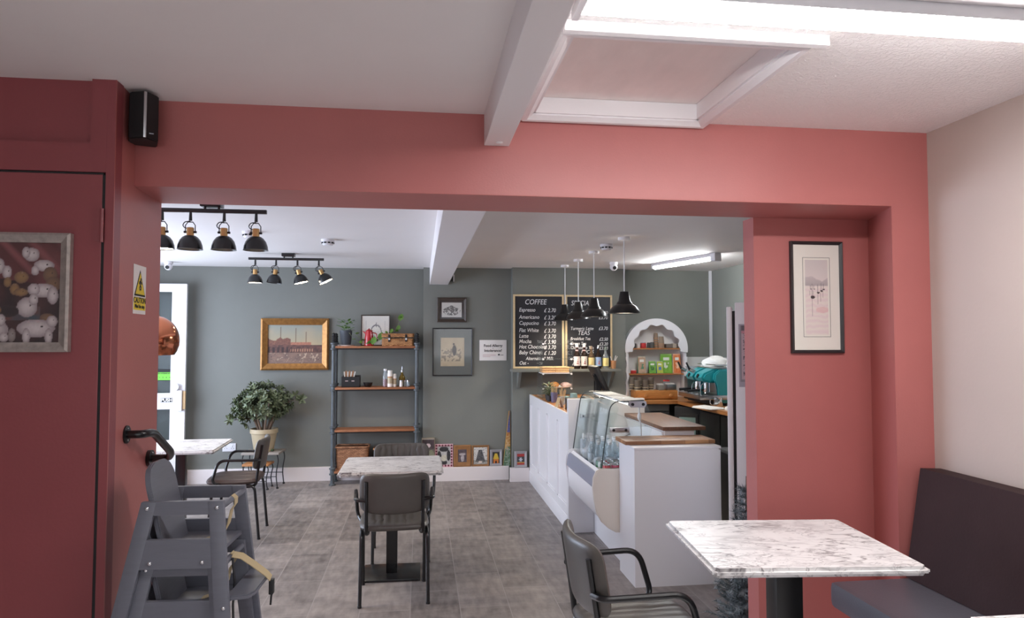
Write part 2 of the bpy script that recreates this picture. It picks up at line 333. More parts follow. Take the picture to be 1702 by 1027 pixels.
def dup(o, loc=None, rz=None, label=None, parent=None):
    ch = kids(o); c = o.copy(); COL.objects.link(c)
    if parent: c.parent = parent
    if loc is not None: c.location = loc
    if rz is not None: c.rotation_euler = (0, 0, rz)
    if label: c['label'] = label
    for k in ch: dup(k, parent=c)
    return c
def text(body, size, mat, parent, loc, rot=(PI / 2, 0, 0), align='CENTER', shear=0, ext=.0006, name='lettering', sx=1, off=0):
    cu = bpy.data.curves.new(name, 'FONT'); cu.body = body; cu.size = size; cu.align_x = align; cu.align_y = 'CENTER'; cu.shear = shear; cu.extrude = ext; cu.offset = off; cu.resolution_u = 3
    t = bpy.data.objects.new(name, cu); COL.objects.link(t); bpy.context.view_layer.update()
    me = bpy.data.meshes.new_from_object(t.evaluated_get(bpy.context.evaluated_depsgraph_get())); bpy.data.objects.remove(t)
    me.materials.clear(); me.materials.append(mat); o = bpy.data.objects.new(name, me); COL.objects.link(o); o.parent = parent; o.location = loc; o.rotation_euler = rot; o.scale = (sx, 1, 1); return o
def paint(name, wd, ht, fn, nx, ny, parent, loc=(0, 0, 0), rot=(0, 0, 0)):
    "a printed sheet in local XZ facing -Y, centred; fn(u, v) gives sRGB 0-255 with u right, v up"
    vs = []; cs = []
    for j in range(ny + 1):
        for i in range(nx + 1):
            u, v = i / nx, j / ny; vs.append(((u - .5) * wd, 0, (v - .5) * ht)); cs.append((*lin([max(0, min(255, q)) for q in fn(u, v)]), 1))
    fs = [(j * (nx + 1) + i, j * (nx + 1) + i + 1, (j + 1) * (nx + 1) + i + 1, (j + 1) * (nx + 1) + i) for j in range(ny) for i in range(nx)]
    me = bpy.data.meshes.new(name); me.from_pydata(vs, [], fs); a = me.color_attributes.new('Col', 'FLOAT_COLOR', 'POINT'); a.data.foreach_set('color', [q for c in cs for q in c])
    me.materials.append(PRINT); o = bpy.data.objects.new(name, me); COL.objects.link(o); o.parent = parent; o.location = loc; o.rotation_euler = rot; return o
def hsh(*a):
    h = 2166136261
    for v in a: h = ((h ^ (int(v) & 0xffffffff)) * 16777619) & 0xffffffff; h ^= h >> 13; h = (h * 0x5bd1e995) & 0xffffffff; h ^= h >> 15
    return (h & 0xffffff) / 0xffffff
def vnoise(x, y):
    i, j = math.floor(x), math.floor(y); f, g = x - i, y - j; f = f * f * (3 - 2 * f); g = g * g * (3 - 2 * g)
    return (hsh(i, j) * (1 - f) + hsh(i + 1, j) * f) * (1 - g) + (hsh(i, j + 1) * (1 - f) + hsh(i + 1, j + 1) * f) * g
def mixc(a, b, t): t = max(0, min(1, t)); return tuple(p + (q - p) * t for p, q in zip(a, b))
# ------------------------------------------------------------------ structure
YF, YB = 2.84, 3.2            # header front and back
ZN, ZC, STEP = 2.55, 2.44, .14
XR = 2.27
sbox('floor', FLOORM, -3.5, 3.7, 3.32, 8.4, -.1, 0)
sbox('floor_near', M('pale_bounce_floor', (228, 225, 226), .5, var=.04, vscale=8, stretch=(6, 1, 1)), -3.3, 2.6, -2.8, 3.32, -.1, STEP)  # floor out of view, made this pale to bounce light onto the ceiling
sbox('ceiling_far', CEIL, -3.5, 3.7, YB, 8.4, ZC, ZC + .1)
sbox('ceiling_near', CEIL, -3.3, .30, -2.8, YF + .2, ZN, ZN + .12)
HX0, HX1, HY0, HY1 = .452, 1.165, 2.03, 2.785
a = MB()
a.box(.30, HX0, -2.8, YF + .2, ZN, ZN + .12).box(HX1, 2.5, -2.8, YF + .2, ZN, ZN + .12).box(HX0, HX1, -2.8, HY0, ZN, ZN + .12).box(HX0, HX1, HY1, YF + .2, ZN, ZN + .12)
struct(a.build('ceiling_textured', ARTEX, smooth=False))
# loft hatch: panel, reveals and moulded frame
hp = struct(MB().box(HX0 + .005, HX1 - .005, HY0 + .005, HY1 - .005, ZN + .062, ZN + .08).build('trim_hatch', M('hatch_panel', (240, 228, 224), .5, var=.04, vscale=4, stretch=(3, 1, 1)), smooth=False))
a = MB()
for x0, x1, y0, y1 in ((HX0 - .001, HX0 + .012, HY0, HY1), (HX1 - .012, HX1 + .001, HY0, HY1), (HX0, HX1, HY0 - .001, HY0 + .012), (HX0, HX1, HY1 - .012, HY1 + .001)): a.box(x0, x1, y0, y1, ZN - .004, ZN + .061)
a.build('reveal', WHITE, hp, smooth=False)
HY1R = HY1
prof_ = [(-.0005, .0), (-.0005, -.010), (.008, -.016), (.020, -.026), (.036, -.028), (.046, -.018), (.052, -.012), (.052, 0)]
a = MB(); rg = [[a.b.verts.new(q) for q in ((HX0 - o_, HY0 - o_, ZN + z_), (HX1 + o_, HY0 - o_, ZN + z_), (HX1 + o_, HY1 + o_, ZN + z_), (HX0 - o_, HY1 + o_, ZN + z_))] for o_, z_ in prof_]
for A, B in zip(rg, rg[1:]):
    for k_ in range(4): a._f([A[k_], A[(k_ + 1) % 4], B[(k_ + 1) % 4], B[k_]])
a.box(HX0 - .04, HX1 + .075, HY0 - .082, HY0 - .056, ZN - .032, ZN - .0005)
a.build('moulding', WHITE, hp, smooth=False)
# beams
BX0, BX1 = .258, .362
nb = struct(MB().box(BX0, BX1, -2.8, YF, 2.419, ZN + .01, bev=.004).build('trim_beam_near', BEAM, smooth=False))
MB().ball((.315, 2.78, 2.418), .016, .012, .007).build('plug', BEAM, nb)
sbox('trim_beam_far', BEAM, .105, .318, YB, 8.06, 2.243, ZC + .01, bev=.004)
# header with a rendered soffit, right pier and recess
sbox('wall_header', RED, -1.135, XR + .05, YF, YB, 2.212, ZN + .02, bev=.003)
a = MB(); a.prism([(1.615, YB), (2.222, YB), (2.088, YF), (XR + .06, YF), (XR + .06, YB + .11), (1.615, YB + .11)], 'z', STEP - .1, 2.214); struct(a.build('wall_right_pier', RED, smooth=False))
# left return: side face and the wall that holds the cupboard door
DW = 2.63
a = MB(); a.prism([(-1.088, DW), (-1.128, YB), (-3.3, YB), (-3.3, DW + .06), (-1.10, DW + .06), (-1.10, DW)], 'z', 0, ZN + .02); struct(a.build('wall_left_return', RED, smooth=False))
dr = at(172, 290, Y=DW); dx1 = dr.x; dz1 = dr.z
rp = at(151, 238, Y=DW)
a = MB(); a.box(dx1 + .008, -1.0885, DW - .0005, DW + .06, STEP, ZN + .01)                      # jamb strip
a.box(-3.3, dx1 + .009, DW - .001, DW + .06, dz1 + .008, rp.z)                             # head
a.box(rp.x, dx1 + .009, DW - .001, DW + .06, rp.z, ZN + .01)
a.box(-3.3, rp.x, DW + .022, DW + .06, rp.z, ZN + .01)
struct(a.build('wall_left', RED_SHADED, smooth=False))
sbox('trim_gap_shade', MATTE, -3.3, dx1 + .009, DW + .03, DW + .045, STEP, dz1 + .009)  # black sheet standing in for the shade in the gap round the door
d1 = struct(MB().box(-1.92, dx1 - .003, DW + .001, DW + .028, STEP + .01, dz1, bev=.002).build('door_1', RED_SHADED, smooth=False))
MB().box(dx1 - .003, dx1 + .0065, DW + .003, DW + .03, STEP + .01, dz1).build('seal_and_gap_shade', MATTE, d1); MB().box(-1.92, dx1, DW + .002, DW + .028, dz1, dz1 + .006).build('seal_and_gap_shade', MATTE, d1)  # black strips that paint the gap's shade along the door edges
h = at(169, 375, Y=DW)
for zz in (h.z, .55):
    a = MB(); a.tube([(h.x + .004, DW - .009, zz - .06), (h.x + .004, DW - .009, zz + .06)], .0065, 10); a.box(h.x - .02, h.x + .004, DW - .006, DW, zz - .055, zz + .055); a.build('hinge', RED_SHADED, d1)
# right wall and the unseen walls of this room
sbox('wall_right', PINK, XR, XR + .1, -2.8, YF + .02, 0, ZN + .02)
sbox('wall_left_far_side', PINK, -3.4, -3.3, -2.8, DW + .1, 0, ZN + .02)
a = MB(); a.box(-3.4, 2.4, -2.8, -2.7, 0, .95).box(-3.4, 2.4, -2.8, -2.7, 2.35, ZN + .02).box(-3.4, -2.6, -2.8, -2.7, .95, 2.35).box(1.9, 2.4, -2.8, -2.7, .95, 2.35); struct(a.build('wall_back', PINK, smooth=False))
w1 = MB()
for x in (-2.6, -1.13, .37, 1.85): w1.box(x, x + .05, -2.78, -2.72, .95, 2.35)
w1.box(-2.6, 1.9, -2.78, -2.72, .95, 1.0).box(-2.6, 1.9, -2.78, -2.72, 2.3, 2.35)
w1 = struct(w1.build('window_1', WHITE, smooth=False)); MB().box(-2.58, 1.88, -2.755, -2.749, .98, 2.32).build('pane', PANE, w1)
# far room walls
sbox('wall_far_alcove', GREEN, -3.5, .075, 8.25, 8.35, 0, ZC)
sbox('wall_far_breast', GREEN, .035, 1.055, 8.055, 8.4, 0, ZC)
sbox('wall_far_menu', GREEN, 1.052, 2.39, 7.915, 8.4, 0, ZC)
sbox('wall_far_niche', GREEN, 2.38, 3.6, 8.05, 8.4, 0, ZC)
sbox('wall_far_right', GREEN, 3.51, 3.6, 3.2, 8.1, 0, ZC)
sbox('wall_pier_back', GREEN, 2.3, 3.6, 3.2, 3.32, 0, ZC)
a = MB(); a.box(-3.5, -3.4, 3.2, 4.0, 0, ZC).box(-3.5, -3.4, 7.8, 8.4, 0, ZC).box(-3.5, -3.4, 4.0, 7.8, 0, .42).box(-3.5, -3.4, 4.0, 7.8, 2.28, ZC); struct(a.build('wall_shopfront', GREEN, smooth=False))
w2 = MB()
for y in (4.0, 5.25, 6.5, 7.75): w2.box(-3.48, -3.42, y, y + .05, .42, 2.28)
w2.box(-3.48, -3.42, 4, 7.8, .42, .48).box(-3.48, -3.42, 4, 7.8, 2.22, 2.28)
w2 = struct(w2.build('window_2', WHITE, smooth=False)); MB().box(-3.455, -3.448, 4.02, 7.78, .45, 2.25).build('pane', PANE, w2)
def skirt(name, x0, x1, y, yb, zt=.155):
    return struct(MB().prism([(y, 0), (yb, 0), (yb, zt), (y + .006, zt), (y, zt - .006)], 'x', x0, x1).build(name, SKIRT, smooth=False))
skirt('baseboard_alcove', -3.4, .0, 8.21, 8.26); skirt('baseboard_breast', -.0, 1.02, 8.005, 8.06); skirt('baseboard_menu', 1.018, 1.235, 7.865, 7.92)
# tiled splashback and conduit in the coffee corner
s_ = at(1170, 593, Y=8.05)
sbox('trim_splashback', M('white_splashback', (222, 222, 220), .3), 2.9, 3.51, 8.035, 8.05, .9, s_.z); sbox('trim_splashback_side', MATS['white_splashback'], 3.495, 3.51, 5.6, 8.035, .9, s_.z)
struct(MB().box(3.475, 3.505, 8.02, 8.045, s_.z - .1, ZC).build('trim_conduit', PLASTIC, smooth=False))
# ------------------------------------------------------------------ open shop door leaf against the alcove wall
p = at(312, 472, Y=8.12); X1 = p.x; zt = p.z; q = at(287, 500, Y=8.12); st = X1 - q.x
a = MB(); a.box(X1 - st, X1, 8.10, 8.14, .02, zt).box(-3.38, -3.38 + st, 8.10, 8.14, .02, zt).box(-3.38 + st, X1 - st, 8.10, 8.14, zt - .09, zt).box(-3.38 + st, X1 - st, 8.10, 8.14, .02, .3)
d2 = struct(a.build('door_2', WHITE, smooth=False))
MB().box(-3.38 + st, X1 - st, 8.118, 8.124, .3, zt - .09).build('pane', DPANE, d2)
z0 = at(290, 680, Y=8.1).z; z1 = at(290, 653, Y=8.1).z
MB().box(-3.1, at(300, 660, Y=8.09).x, 8.085, 8.1, z0, z1, bev=.003).build('push_plate', PLASTIC, d2)
k0 = at(292, 660, Y=8.08).x; k1 = at(303, 660, Y=8.08).x
a = MB(); a.box(k0, k1, 8.06, 8.085, z0 - .02, z1 + .03, bev=.004); c = at(291, 643, Y=8.07); a.tube([(c.x, 8.05, c.z), (c.x, 8.1, c.z)], .042, 16); a.build('lock_case', PLASTIC, d2)
MB().box(k1 + .004, at(308, 660, Y=8.08).x, 8.075, 8.1, z0, z1 + .02).build('keep', TAN, d2)
c = at(277, 665, Y=8.084); MB().box(c.x - .062, c.x + .062, 8.083, 8.0845, c.z - .022, c.z + .024).build('sticker', INK, d2); text('PUSH', .05, PAPER, d2, (c.x, 8.0825, c.z), off=.0015)
c0 = at(261, 633, Y=8.115); c1 = at(293, 613, Y=8.115); cx = (c0.x + c1.x) / 2 - .02; wd = c1.x - c0.x + .04; zz = (c0.z + c1.z) / 2; hh = c1.z - c0.z
MB().box(cx - wd / 2, cx + wd / 2, 8.113, 8.117, zz - hh / 2, zz + hh / 2).build('rating_sticker', INK, d2)
MB().box(cx - wd / 2 + .006, cx + wd / 2 - .006, 8.1115, 8.1135, zz - hh / 2 + .008, zz + hh * .22).build('rating_panel', colm('rating_green', (110, 196, 60)), d2)
for i in range(6):
    c = (cx - wd * .36 + i * wd * .145, 8.1112, zz - hh * .22); MB().tube([c, (c[0], 8.1125, c[2])], .011 if i < 5 else .016, 14).build('rating_spot', INK if i == 5 else MATS['rating_green'], d2)
    text(str(i), .018 if i < 5 else .026, INK if i < 5 else PAPER, d2, (c[0], 8.1105, c[2]), off=.0006)
text('FOOD HYGIENE RATING', .017, INK, d2, (cx, 8.111, zz + hh * .12), off=.0005)
# ------------------------------------------------------------------ tables and chairs
def table(label, x, y, rz, z0, w, d, group='marble topped cafe tables', colw=.075):
    t = thing('cafe_table', label, 'table', (x, y, z0), rz, group)
    a = MB(); a.box(-w / 2, w / 2, -d / 2, d / 2, .722, .752)
    es = [e for e in a.b.edges if len({round(v.co.z, 4) for v in e.verts}) == 2]
    bmesh.ops.bevel(a.b, geom=es, offset=.012, segments=3, affect='EDGES')
    es = [e for e in a.b.edges if len(e.link_faces) == 2 and abs(e.calc_face_angle(0)) > .9 and len({round(v.co.z, 4) for v in e.verts}) == 1]
    bmesh.ops.bevel(a.b, geom=es, offset=.011, segments=4, affect='EDGES')
    a.build('tabletop', MARBLE, t)
    MB().box(-colw / 2, colw / 2, -colw / 2, colw / 2, .016, .715, bev=.003).build('column', BLACK, t)
    MB().box(-.17, .17, -.15, .15, .708, .722).build('mounting_plate', BLACK, t)
    MB().box(-.195, .195, -.17, .17, 0, .016, bev=.004).build('base_plate', BLACK, t)
    return t
def chair(label, x, y, rz, z0, vin=VINYL, bvin=None, group='armchairs with black tube frames'):
    "faces +Y in its own space"
    t = thing('armchair', label, 'chair', (x, y, z0), rz, group); r = .0115
    s = MB().pad(.43, .42, .055, 48, 16, ribs=9, n=5, sq=.007, mat4=Matrix.Translation((0, .015, .462)) @ Matrix.Rotation(R(-90), 4, 'X')).build('seat', vin, t, ang=60)
    MB().pad(.425, .255, .04, 54, 18, ribs=9, curve=.05, n=6, sq=.006, mat4=Matrix.Translation((0, -.215, .672)) @ Matrix.Rotation(R(9), 4, 'X') @ Matrix.Rotation(PI, 4, 'Z')).build('backrest', bvin or vin, t, ang=60)
    for sx in (-1, 1):
        side = MB().tube(fillet([(sx * .205, -.205, 0), (sx * .2, -.165, .432), (sx * .2, .155, .428), (sx * .2, .195, 0)], .05), r, 10)
        side.build('leg', BLACK, t)
        MB().tube(fillet([(sx * .172, -.216, .752), (sx * .172, -.184, .54), (sx * .172, -.172, .43), (sx * .165, -.12, .415), (sx * .15, .12, .415)], .06), r, 10).build('back_upright', BLACK, t)
        MB().tube(fillet([(sx * .174, -.203, .634), (sx * .236, -.185, .64), (sx * .245, .105, .645), (sx * .236, .155, .47), (sx * .2, .08, .43)], .06, 7), r, 10).build('armrest', BLACK, t)
        for yy in (-.205, .195): MB().lathe([(.013, 0), (.013, .012), (.011, .014)], 10, (sx * .205 if yy < 0 else sx * .2, yy, 0)).build('foot_cap', BLACKP, t)
    return t
tn = table('marble cafe table on a black column in front of the brown banquette', 1.300, 2.385, R(-5.5), STEP, .705, .60, colw=.095)
table('marble cafe table of which only a sliver of edge shows by the banquette seat', 1.690, 1.385, R(-1), STEP, .57, .60)
table('marble cafe table in the middle of the grey tiled floor', -.185, 4.935, R(0), 0, .685, .62)
table('marble cafe table beside the open white shop door', -1.925, 6.02, R(2), 0, .66, .66)
chair('grey armchair pulled up to the marble table by the banquette', .765, 2.455, R(-90 + 2), STEP)
chair('grey armchair seen from behind at the middle table', -.157, 4.55, R(2.5), 0)
chair('grey armchair facing us across the middle table', -.135, 5.345, R(181), 0)
chair('armchair with brown seat turned to the table by the shop door', -1.50, 6.10, R(93), 0, BROWN, VINYL)
# ------------------------------------------------------------------ banquette
t = thing('banquette', 'dark brown upholstered bench along the pale pink wall', 'bench', (0, 0, 0))
MB().box(1.735, 2.262, -.4, 2.812, STEP + .34, STEP + .45, bev=.03).build('seat', BENCHV_LIT, t)
a = MB(); a.prism([(2.085, STEP + .452), (2.262, STEP + .452), (2.262, 1.052), (2.165, 1.056)], 'y', -.4, 2.815, bev=.018); a.build('backrest', BENCHV, t)
MB().box(1.96, 2.255, -.38, 2.81, STEP, STEP + .339).build('plinth', BLACKP, t)
# ------------------------------------------------------------------ high chairs
def highchair(label, x, y, z0, rz):
    "faces +X in its own space"
    t = thing('high_chair', label, 'high chair', (x, y, z0), rz, 'stacked wooden high chairs'); H = .72
    xr = lambda z: -.135 - .20 * (H - z); xf = lambda z: .135 + .10 * (H - z); yo = lambda z: .135 + .10 * (H - z)
    lw, th = .05, .02
    for sy in (-1, 1):
        for f, k in ((xr, 1), (xf, -1)):
            p = []
            for z in (0, H):
                y0, y1 = sy * yo(z), sy * (yo(z) - th); xa, xb = f(z), f(z) + k * lw
                p += [(xa, y0, z), (xb, y0, z), (xb, y1, z), (xa, y1, z)]
            MB().hexa(p, bev=.003).build('leg', HCGREY, t)
        for nm, za, zb in (('arm_rail', H - .045, H), ('seat_rail', .50, .595), ('lower_rail', .16, .20)):
            p = []
            for z in (za, zb):
                y0, y1 = sy * (yo(z) - .0015), sy * (yo(z) - th + .0015); p += [(xr(z) + lw * .9, y0, z), (xf(z) - lw * .9, y0, z), (xf(z) - lw * .9, y1, z), (xr(z) + lw * .9, y1, z)]
            MB().hexa(p).build(nm, HCGREY, t)
        for xx, zz in ((xr(H) + .02, H - .022), (xf(H) - .02, H - .022), (xr(.52) + .08, .52), (xf(.52) - .08, .52), (xf(.35) - .02, .37)):
            MB().ball((xx, sy * (yo(zz) + .0005), zz), .0065, .003, .0065, 10).build('screw', CHROME, t)
    iy = yo(.55) - th - .002
    MB().box(-.085, xf(.53) - .03, -iy, iy, .535, .55, bev=.003).build('seat', HCGREY, t)
    n = 10; w2 = yo(.75) - th - .004; pl = [(-w2, -.16), (w2, -.16)] + [(w2 - .07 + .07 * math.cos(a), .05 + .09 * math.sin(a)) for a in [i * PI / 2 / n for i in range(n + 1)]] + [(-w2 + .07 - .07 * math.sin(a), .05 + .09 * math.cos(a)) for a in [i * PI / 2 / n for i in range(n + 1)]]
    a = MB(); a.prism([(u, v) for u, v in pl], 'x', -.009, .009, bev=.004)
    a.build('backrest', HCGREY, t, (xr(.68) + .035, 0, .70), (0, R(-13), 0))
    a = MB(); a.prism([(-w2, 0), (w2, 0), (w2, .07), (-w2, .07)], 'x', -.008, .008, bev=.003); a.build('back_slat', HCGREY, t, (xr(.55) + .055, 0, .555), (0, R(-13), 0))
    MB().tube([(xf(H - .03) - .012, -yo(H) + th * .5, H - .022), (xf(H - .03) - .012, yo(H) - th * .5, H - .022)], .011, 12).build('front_bar', HCGREY, t)
    fz = .385; yy = yo(fz) - th - .003
    pl = [(xf(fz) - .018, -yy), (xf(fz) + .0, -yy), (xf(fz) + .055, -yy + .012), (xf(fz) + .07, -yy + .05), (xf(fz) + .07, yy - .05), (xf(fz) + .055, yy - .012), (xf(fz), yy), (xf(fz) - .018, yy)]
    MB().prism(pl, 'z', fz, fz + .016, bev=.004).build('footrest', HCGREY, t)
    bx = xf(H - .03) - .012
    st = MB().strip([(bx - .0, .0, H - .008), (bx + .013, .0, H - .02), (bx + .012, 0, H - .04), (bx - .002, .0, .66), (bx - .012, .0, .61), (bx - .03, .0, .575), (bx - .10, .0, .553)], (0, .034, 0)).build('crotch_strap', WEB, t)
    return t
HCX, HCY = -.795, 2.655
hc1 = highchair('grey wooden high chair with beige strap on top of its stack by the red wall', HCX, HCY, STEP + .205, R(-2.5))
hc2 = highchair('lower grey wooden high chair nested under the top one', HCX, HCY, STEP, R(-2.5))
a = MB().strip([(-.19, -.158, .30), (-.2, -.158, .18), (-.205, -.165, .06), (-.195, -.17, .02)], (.03, 0, 0)); a.build('waist_strap', WEB, hc2)
sx0 = .155
MB().strip([(.139, -.03, .712), (.165, -.01, .70), (.20, .02, .66), (.238, .045, .618), (.251, .055, .597)], (0, .03, .012)).build('waist_strap', WEB, hc2)
a = MB().box(.246, .262, .043, .069, .54, .594, bev=.003); a.tube([(.254, .056, .54), (.251, .056, .50)], .004, 6); a.build('buckle', BLACKP, hc2)
MB().strip([(.14, -.035, .70), (.15, -.04, .62), (.146, -.042, .54), (.148, -.04, .47)], (0, .018, 0)).build('buckle_strap', BLACKP, hc2)
# ------------------------------------------------------------------ wall-mounted things of the near room
t = thing('grab_rail', 'black steel grab rail on the red wall above the high chairs', 'handrail', (-1.106, 2.81, 1.258))
MB().tube([(-.004, 0, 0), (.012, 0, 0)], .034, 20).build('flange', BLACK, t); MB().tube([(-.02, .277, -.135), (.002, .277, -.135)], .034, 20).build('flange', BLACK, t)
MB().tube(fillet([(0, 0, 0), (.068, .0, .0), (.082, .06, .0), (.09, .235, -.105), (.07, .277, -.135), (-.01, .277, -.135)], .045, 7), .0155, 12).build('bar', BLACK, t)
for (y, z) in ((0, .022), (0, -.022), (.277, -.113), (.277, -.157)): MB().ball((.014 if y == 0 else .004, y, z), .003, .004, .004, 8).build('screw', CHROME, t)
# caution sign on the return
def side_x(y): return -1.088 + (y - DW) * (-.04 / .57)
pa = at(221, 438, X=-1.105); pb = at(243, 524, X=-1.108)
cy, cz = (pa.y + pb.y) / 2, (at(221, 438, X=-1.105).z + at(221, 521, X=-1.105).z) / 2; sw = (pb.y - pa.y); sh = at(221, 438, X=-1.105).z - at(221, 521, X=-1.105).z
t = thing('caution_sign', 'white sticker with yellow stumbling warning triangle on the red return wall', 'sign', (side_x(cy) + .001, cy, cz), R(90) + math.atan(.04 / .57))
MB().box(-sw / 2, sw / 2, -.0015, .0, -sh / 2, sh / 2).build('backing', PAPER, t)
def tri(k, cz_, y, m, nm):
    MB().prism([(-sw * .44 * k, cz_ - sh * .235 * k), (sw * .44 * k, cz_ - sh * .235 * k), (0, cz_ + sh * .30 * k)], 'y', y - .0008, y).build(nm, m, t)
tri(1, sh * .10, -.0016, INK, 'triangle_border'); tri(.82, sh * .096, -.0026, YEL, 'triangle')
a = MB(); zc = sh * .09; u = sw * .01
a.tube([(u * 4, -.0037, zc + sh * .12), (u * 4, -.0034, zc + sh * .12)], sw * .045, 12)
for pts in ([(2, .095), (-1, .0)], [(2, .085), (9, .05), (12, .02)], [(1, .08), (-7, .06), (-9, .02)], [(-1, .0), (6, -.04), (3, -.10)], [(-1, .0), (-6, -.055), (-3, -.095), (-1, -.1)]):
    a.strip([(u * x, -.0036, zc + sh * z) for x, z in pts], (0, .0004, 0), sw * .032)
a.build('stumbling_figure', INK, t)
MB().box(-sw * .47, sw * .47, -.0022, -.0014, -sh * .42, -sh * .16).build('text_panel', YEL, t)
text('CAUTION', sw * .215, INK, t, (0, -.0024, -sh * .225), off=.0004); text('Mind the step', sw * .14, INK, t, (0, -.0024, -sh * .345), off=.0004)
# loudspeaker in the corner
c = at(243, 199, Y=2.76)
t = thing('wall_speaker', 'small black loudspeaker with silver edge in the corner under the ceiling', 'speaker', (c.x + .0, 2.745, c.z), R(22))
hh = .088; pl = [(-.052, .035), (-.05, -.02), (-.006, -.055), (.006, -.055), (.046, -.012), (.046, .07), (-.03, .075)]
MB().prism(pl, 'z', -hh, hh, bev=.004).build('cabinet', MATTE, t)
MB().box(-.005, .005, -.060, -.053, -hh + .002, hh - .002, bev=.002).build('edge_trim', STEEL, t)
MB().box(.012, .03, -.0455, -.044, -hh + .02, -hh + .024).build('badge', GREYPL, t, (0, 0, 0))
MB().box(-.045, -.008, -.004, .0, -hh + .01, hh - .01).build('grille', BLACKP, t, (-.002, -.0375, 0), (0, 0, R(-38)))
MB().box(-.02, .03, .04, .09, .05, .09).build('bracket', BLACK, t)
# pictures
def picture(name, label, x, z, y, w, h, fw, fd, fm, fn, nx, ny, cat='picture', mount=None, mw=0, rz=0, rx=0, group=None, glass=True, inner=None, mh=None):
    "framed picture, back on plane y, centre x, z"
    t = thing(name, label, cat, (x, y, z), rz, group); t.rotation_euler = (rx, 0, rz); W, H = w / 2, h / 2
    prof = [(0, 0), (0, -fd * .8), (fw * .25, -fd), (fw * .6, -fd * .75), (fw, -fd * .55), (fw, 0)]
    a = MB(); rings = []
    for o_, d_ in prof: rings.append([a.b.verts.new(q) for q in ((-W + o_, d_, -H + o_), (W - o_, d_, -H + o_), (W - o_, d_, H - o_), (-W + o_, d_, H - o_))])
    for A, B in zip(rings, rings[1:] + rings[:1]):
        for j in range(4): a._f([A[j], A[(j + 1) % 4], B[(j + 1) % 4], B[j]])
    a.build('frame', fm, t, ang=20)
    iw, ih = w - 2 * fw, h - 2 * fw; dep = -fd * .3
    if mount:
        MB().box(-iw / 2, iw / 2, dep, dep + .003, -ih / 2, ih / 2).build('mount', mount, t); mh_ = mh if mh is not None else mw; iw -= 2 * mw; ih -= 2 * mh_; dep -= .0012
    else: MB().box(-iw / 2, iw / 2, dep + .001, dep + .004, -ih / 2, ih / 2).build('backing_board', CARD, t)
    if inner:
        k = inner; a = MB()
        for x0, x1, z0, z1 in ((-iw / 2 - k, iw / 2 + k, ih / 2 + k - .002, ih / 2 + k), (-iw / 2 - k, iw / 2 + k, -ih / 2 - k, -ih / 2 - k + .002), (-iw / 2 - k, -iw / 2 - k + .002, -ih / 2 - k, ih / 2 + k), (iw / 2 + k - .002, iw / 2 + k, -ih / 2 - k, ih / 2 + k)): a.box(x0, x1, dep, dep + .0006, z0, z1)
        a.build('mount_line', GREYINK, t)
    paint('print', iw, ih, fn, nx, ny, t, (0, dep, 0))
    if glass: MB().box(-w / 2 + fw, w / 2 - fw, -fd * .5, -fd * .5 + .0015, -h / 2 + fw, h / 2 - fw).build('glass_pane', PICG, t)
    return t
def blob(u, v, x, y, rx, ry): return ((u - x) / rx) ** 2 + ((v - y) / ry) ** 2
def pets(u, v):
    u = (u - .515) * 2.06
    "a generic dark red interior with pale and tan animals"
    n = vnoise(u * 40, v * 40); c = mixc((112, 58, 60), (74, 36, 40), vnoise(u * 5, v * 7))
    if v > .68: c = mixc(c, (168, 104, 104), .7 * max(0, math.sin((u * .8 + v) * 22)) * (1 - u * .5))
    if v < .66 - .1 * u: c = mixc((70, 40, 42), (40, 28, 34), vnoise(u * 8, v * 8))
    if .22 < v < .36 and u < .75: c = mixc((62, 76, 88), (110, 60, 52), vnoise(u * 9, v * 20))
    for x, y, rx, ry, k in ((.62, .88, .10, .07, 0), (.55, .90, .05, .06, 0), (.78, .77, .13, .06, 0), (.67, .72, .05, .05, 0), (.10, .70, .09, .09, 0), (.22, .76, .07, .08, 0), (.32, .70, .06, .07, 0), (.02, .62, .06, .06, 0), (.05, .53, .13, .03, 3), (.33, .60, .05, .05, 1), (.50, .65, .09, .06, 1), (.42, .53, .06, .06, 1), (.50, .50, .09, .04, 1), (.86, .68, .09, .08, 2), (.90, .58, .10, .08, 2), (.78, .52, .17, .07, 0), (.66, .53, .08, .06, 0), (.90, .47, .07, .09, 0), (.58, .35, .13, .10, 0), (.66, .43, .06, .06, 0), (.34, .31, .14, .06, 3), (.05, .34, .10, .08, 4), (.20, .32, .06, .05, 1), (.84, .24, .10, .05, 2), (.14, .13, .22, .10, 0), (.26, .22, .06, .06, 0), (.03, .05, .04, .08, 0), (.70, .14, .24, .09, 0), (.90, .21, .07, .06, 0), (.58, .06, .05, .08, 0), (.86, .06, .05, .08, 0), (.30, .05, .06, .05, 0), (.40, .07, .05, .07, 4)):
        q = blob(u, v, x, y, rx, ry) + (n - .5) * .1
        if q < 1:
            base = ((206, 196, 196), (150, 116, 76), (126, 96, 72), (40, 30, 34), (150, 140, 136))[k]
            c = mixc(base, mixc(base, (70, 50, 56), .6), q * .75 + (vnoise(u * 46, v * 46) - .5) * .1)
            if q < .75 and base[0] > 140 and (blob(u, v, x - rx * .42, y + ry * .95, rx * .16, ry * .3) < 1 or blob(u, v, x + rx * .1, y + ry * .95, rx * .16, ry * .3) < 1): c = mixc(base, (150, 120, 120), .5)
            if blob(u, v, x + rx * .3, y + ry * .2, rx * .08, ry * .1) < 1: c = (40, 34, 36)
    return c
zT, zBm = at(60, 388, Y=DW).z, at(60, 585, Y=DW).z; xr_ = at(123, 389, Y=DW).x
picture('framed_print', 'silver framed print of many pale pets hung on the red cupboard door', xr_ - .30, (zT + zBm) / 2, DW - .0, .60, zT - zBm, .034, .03, SILVER, pets, 200, 130)
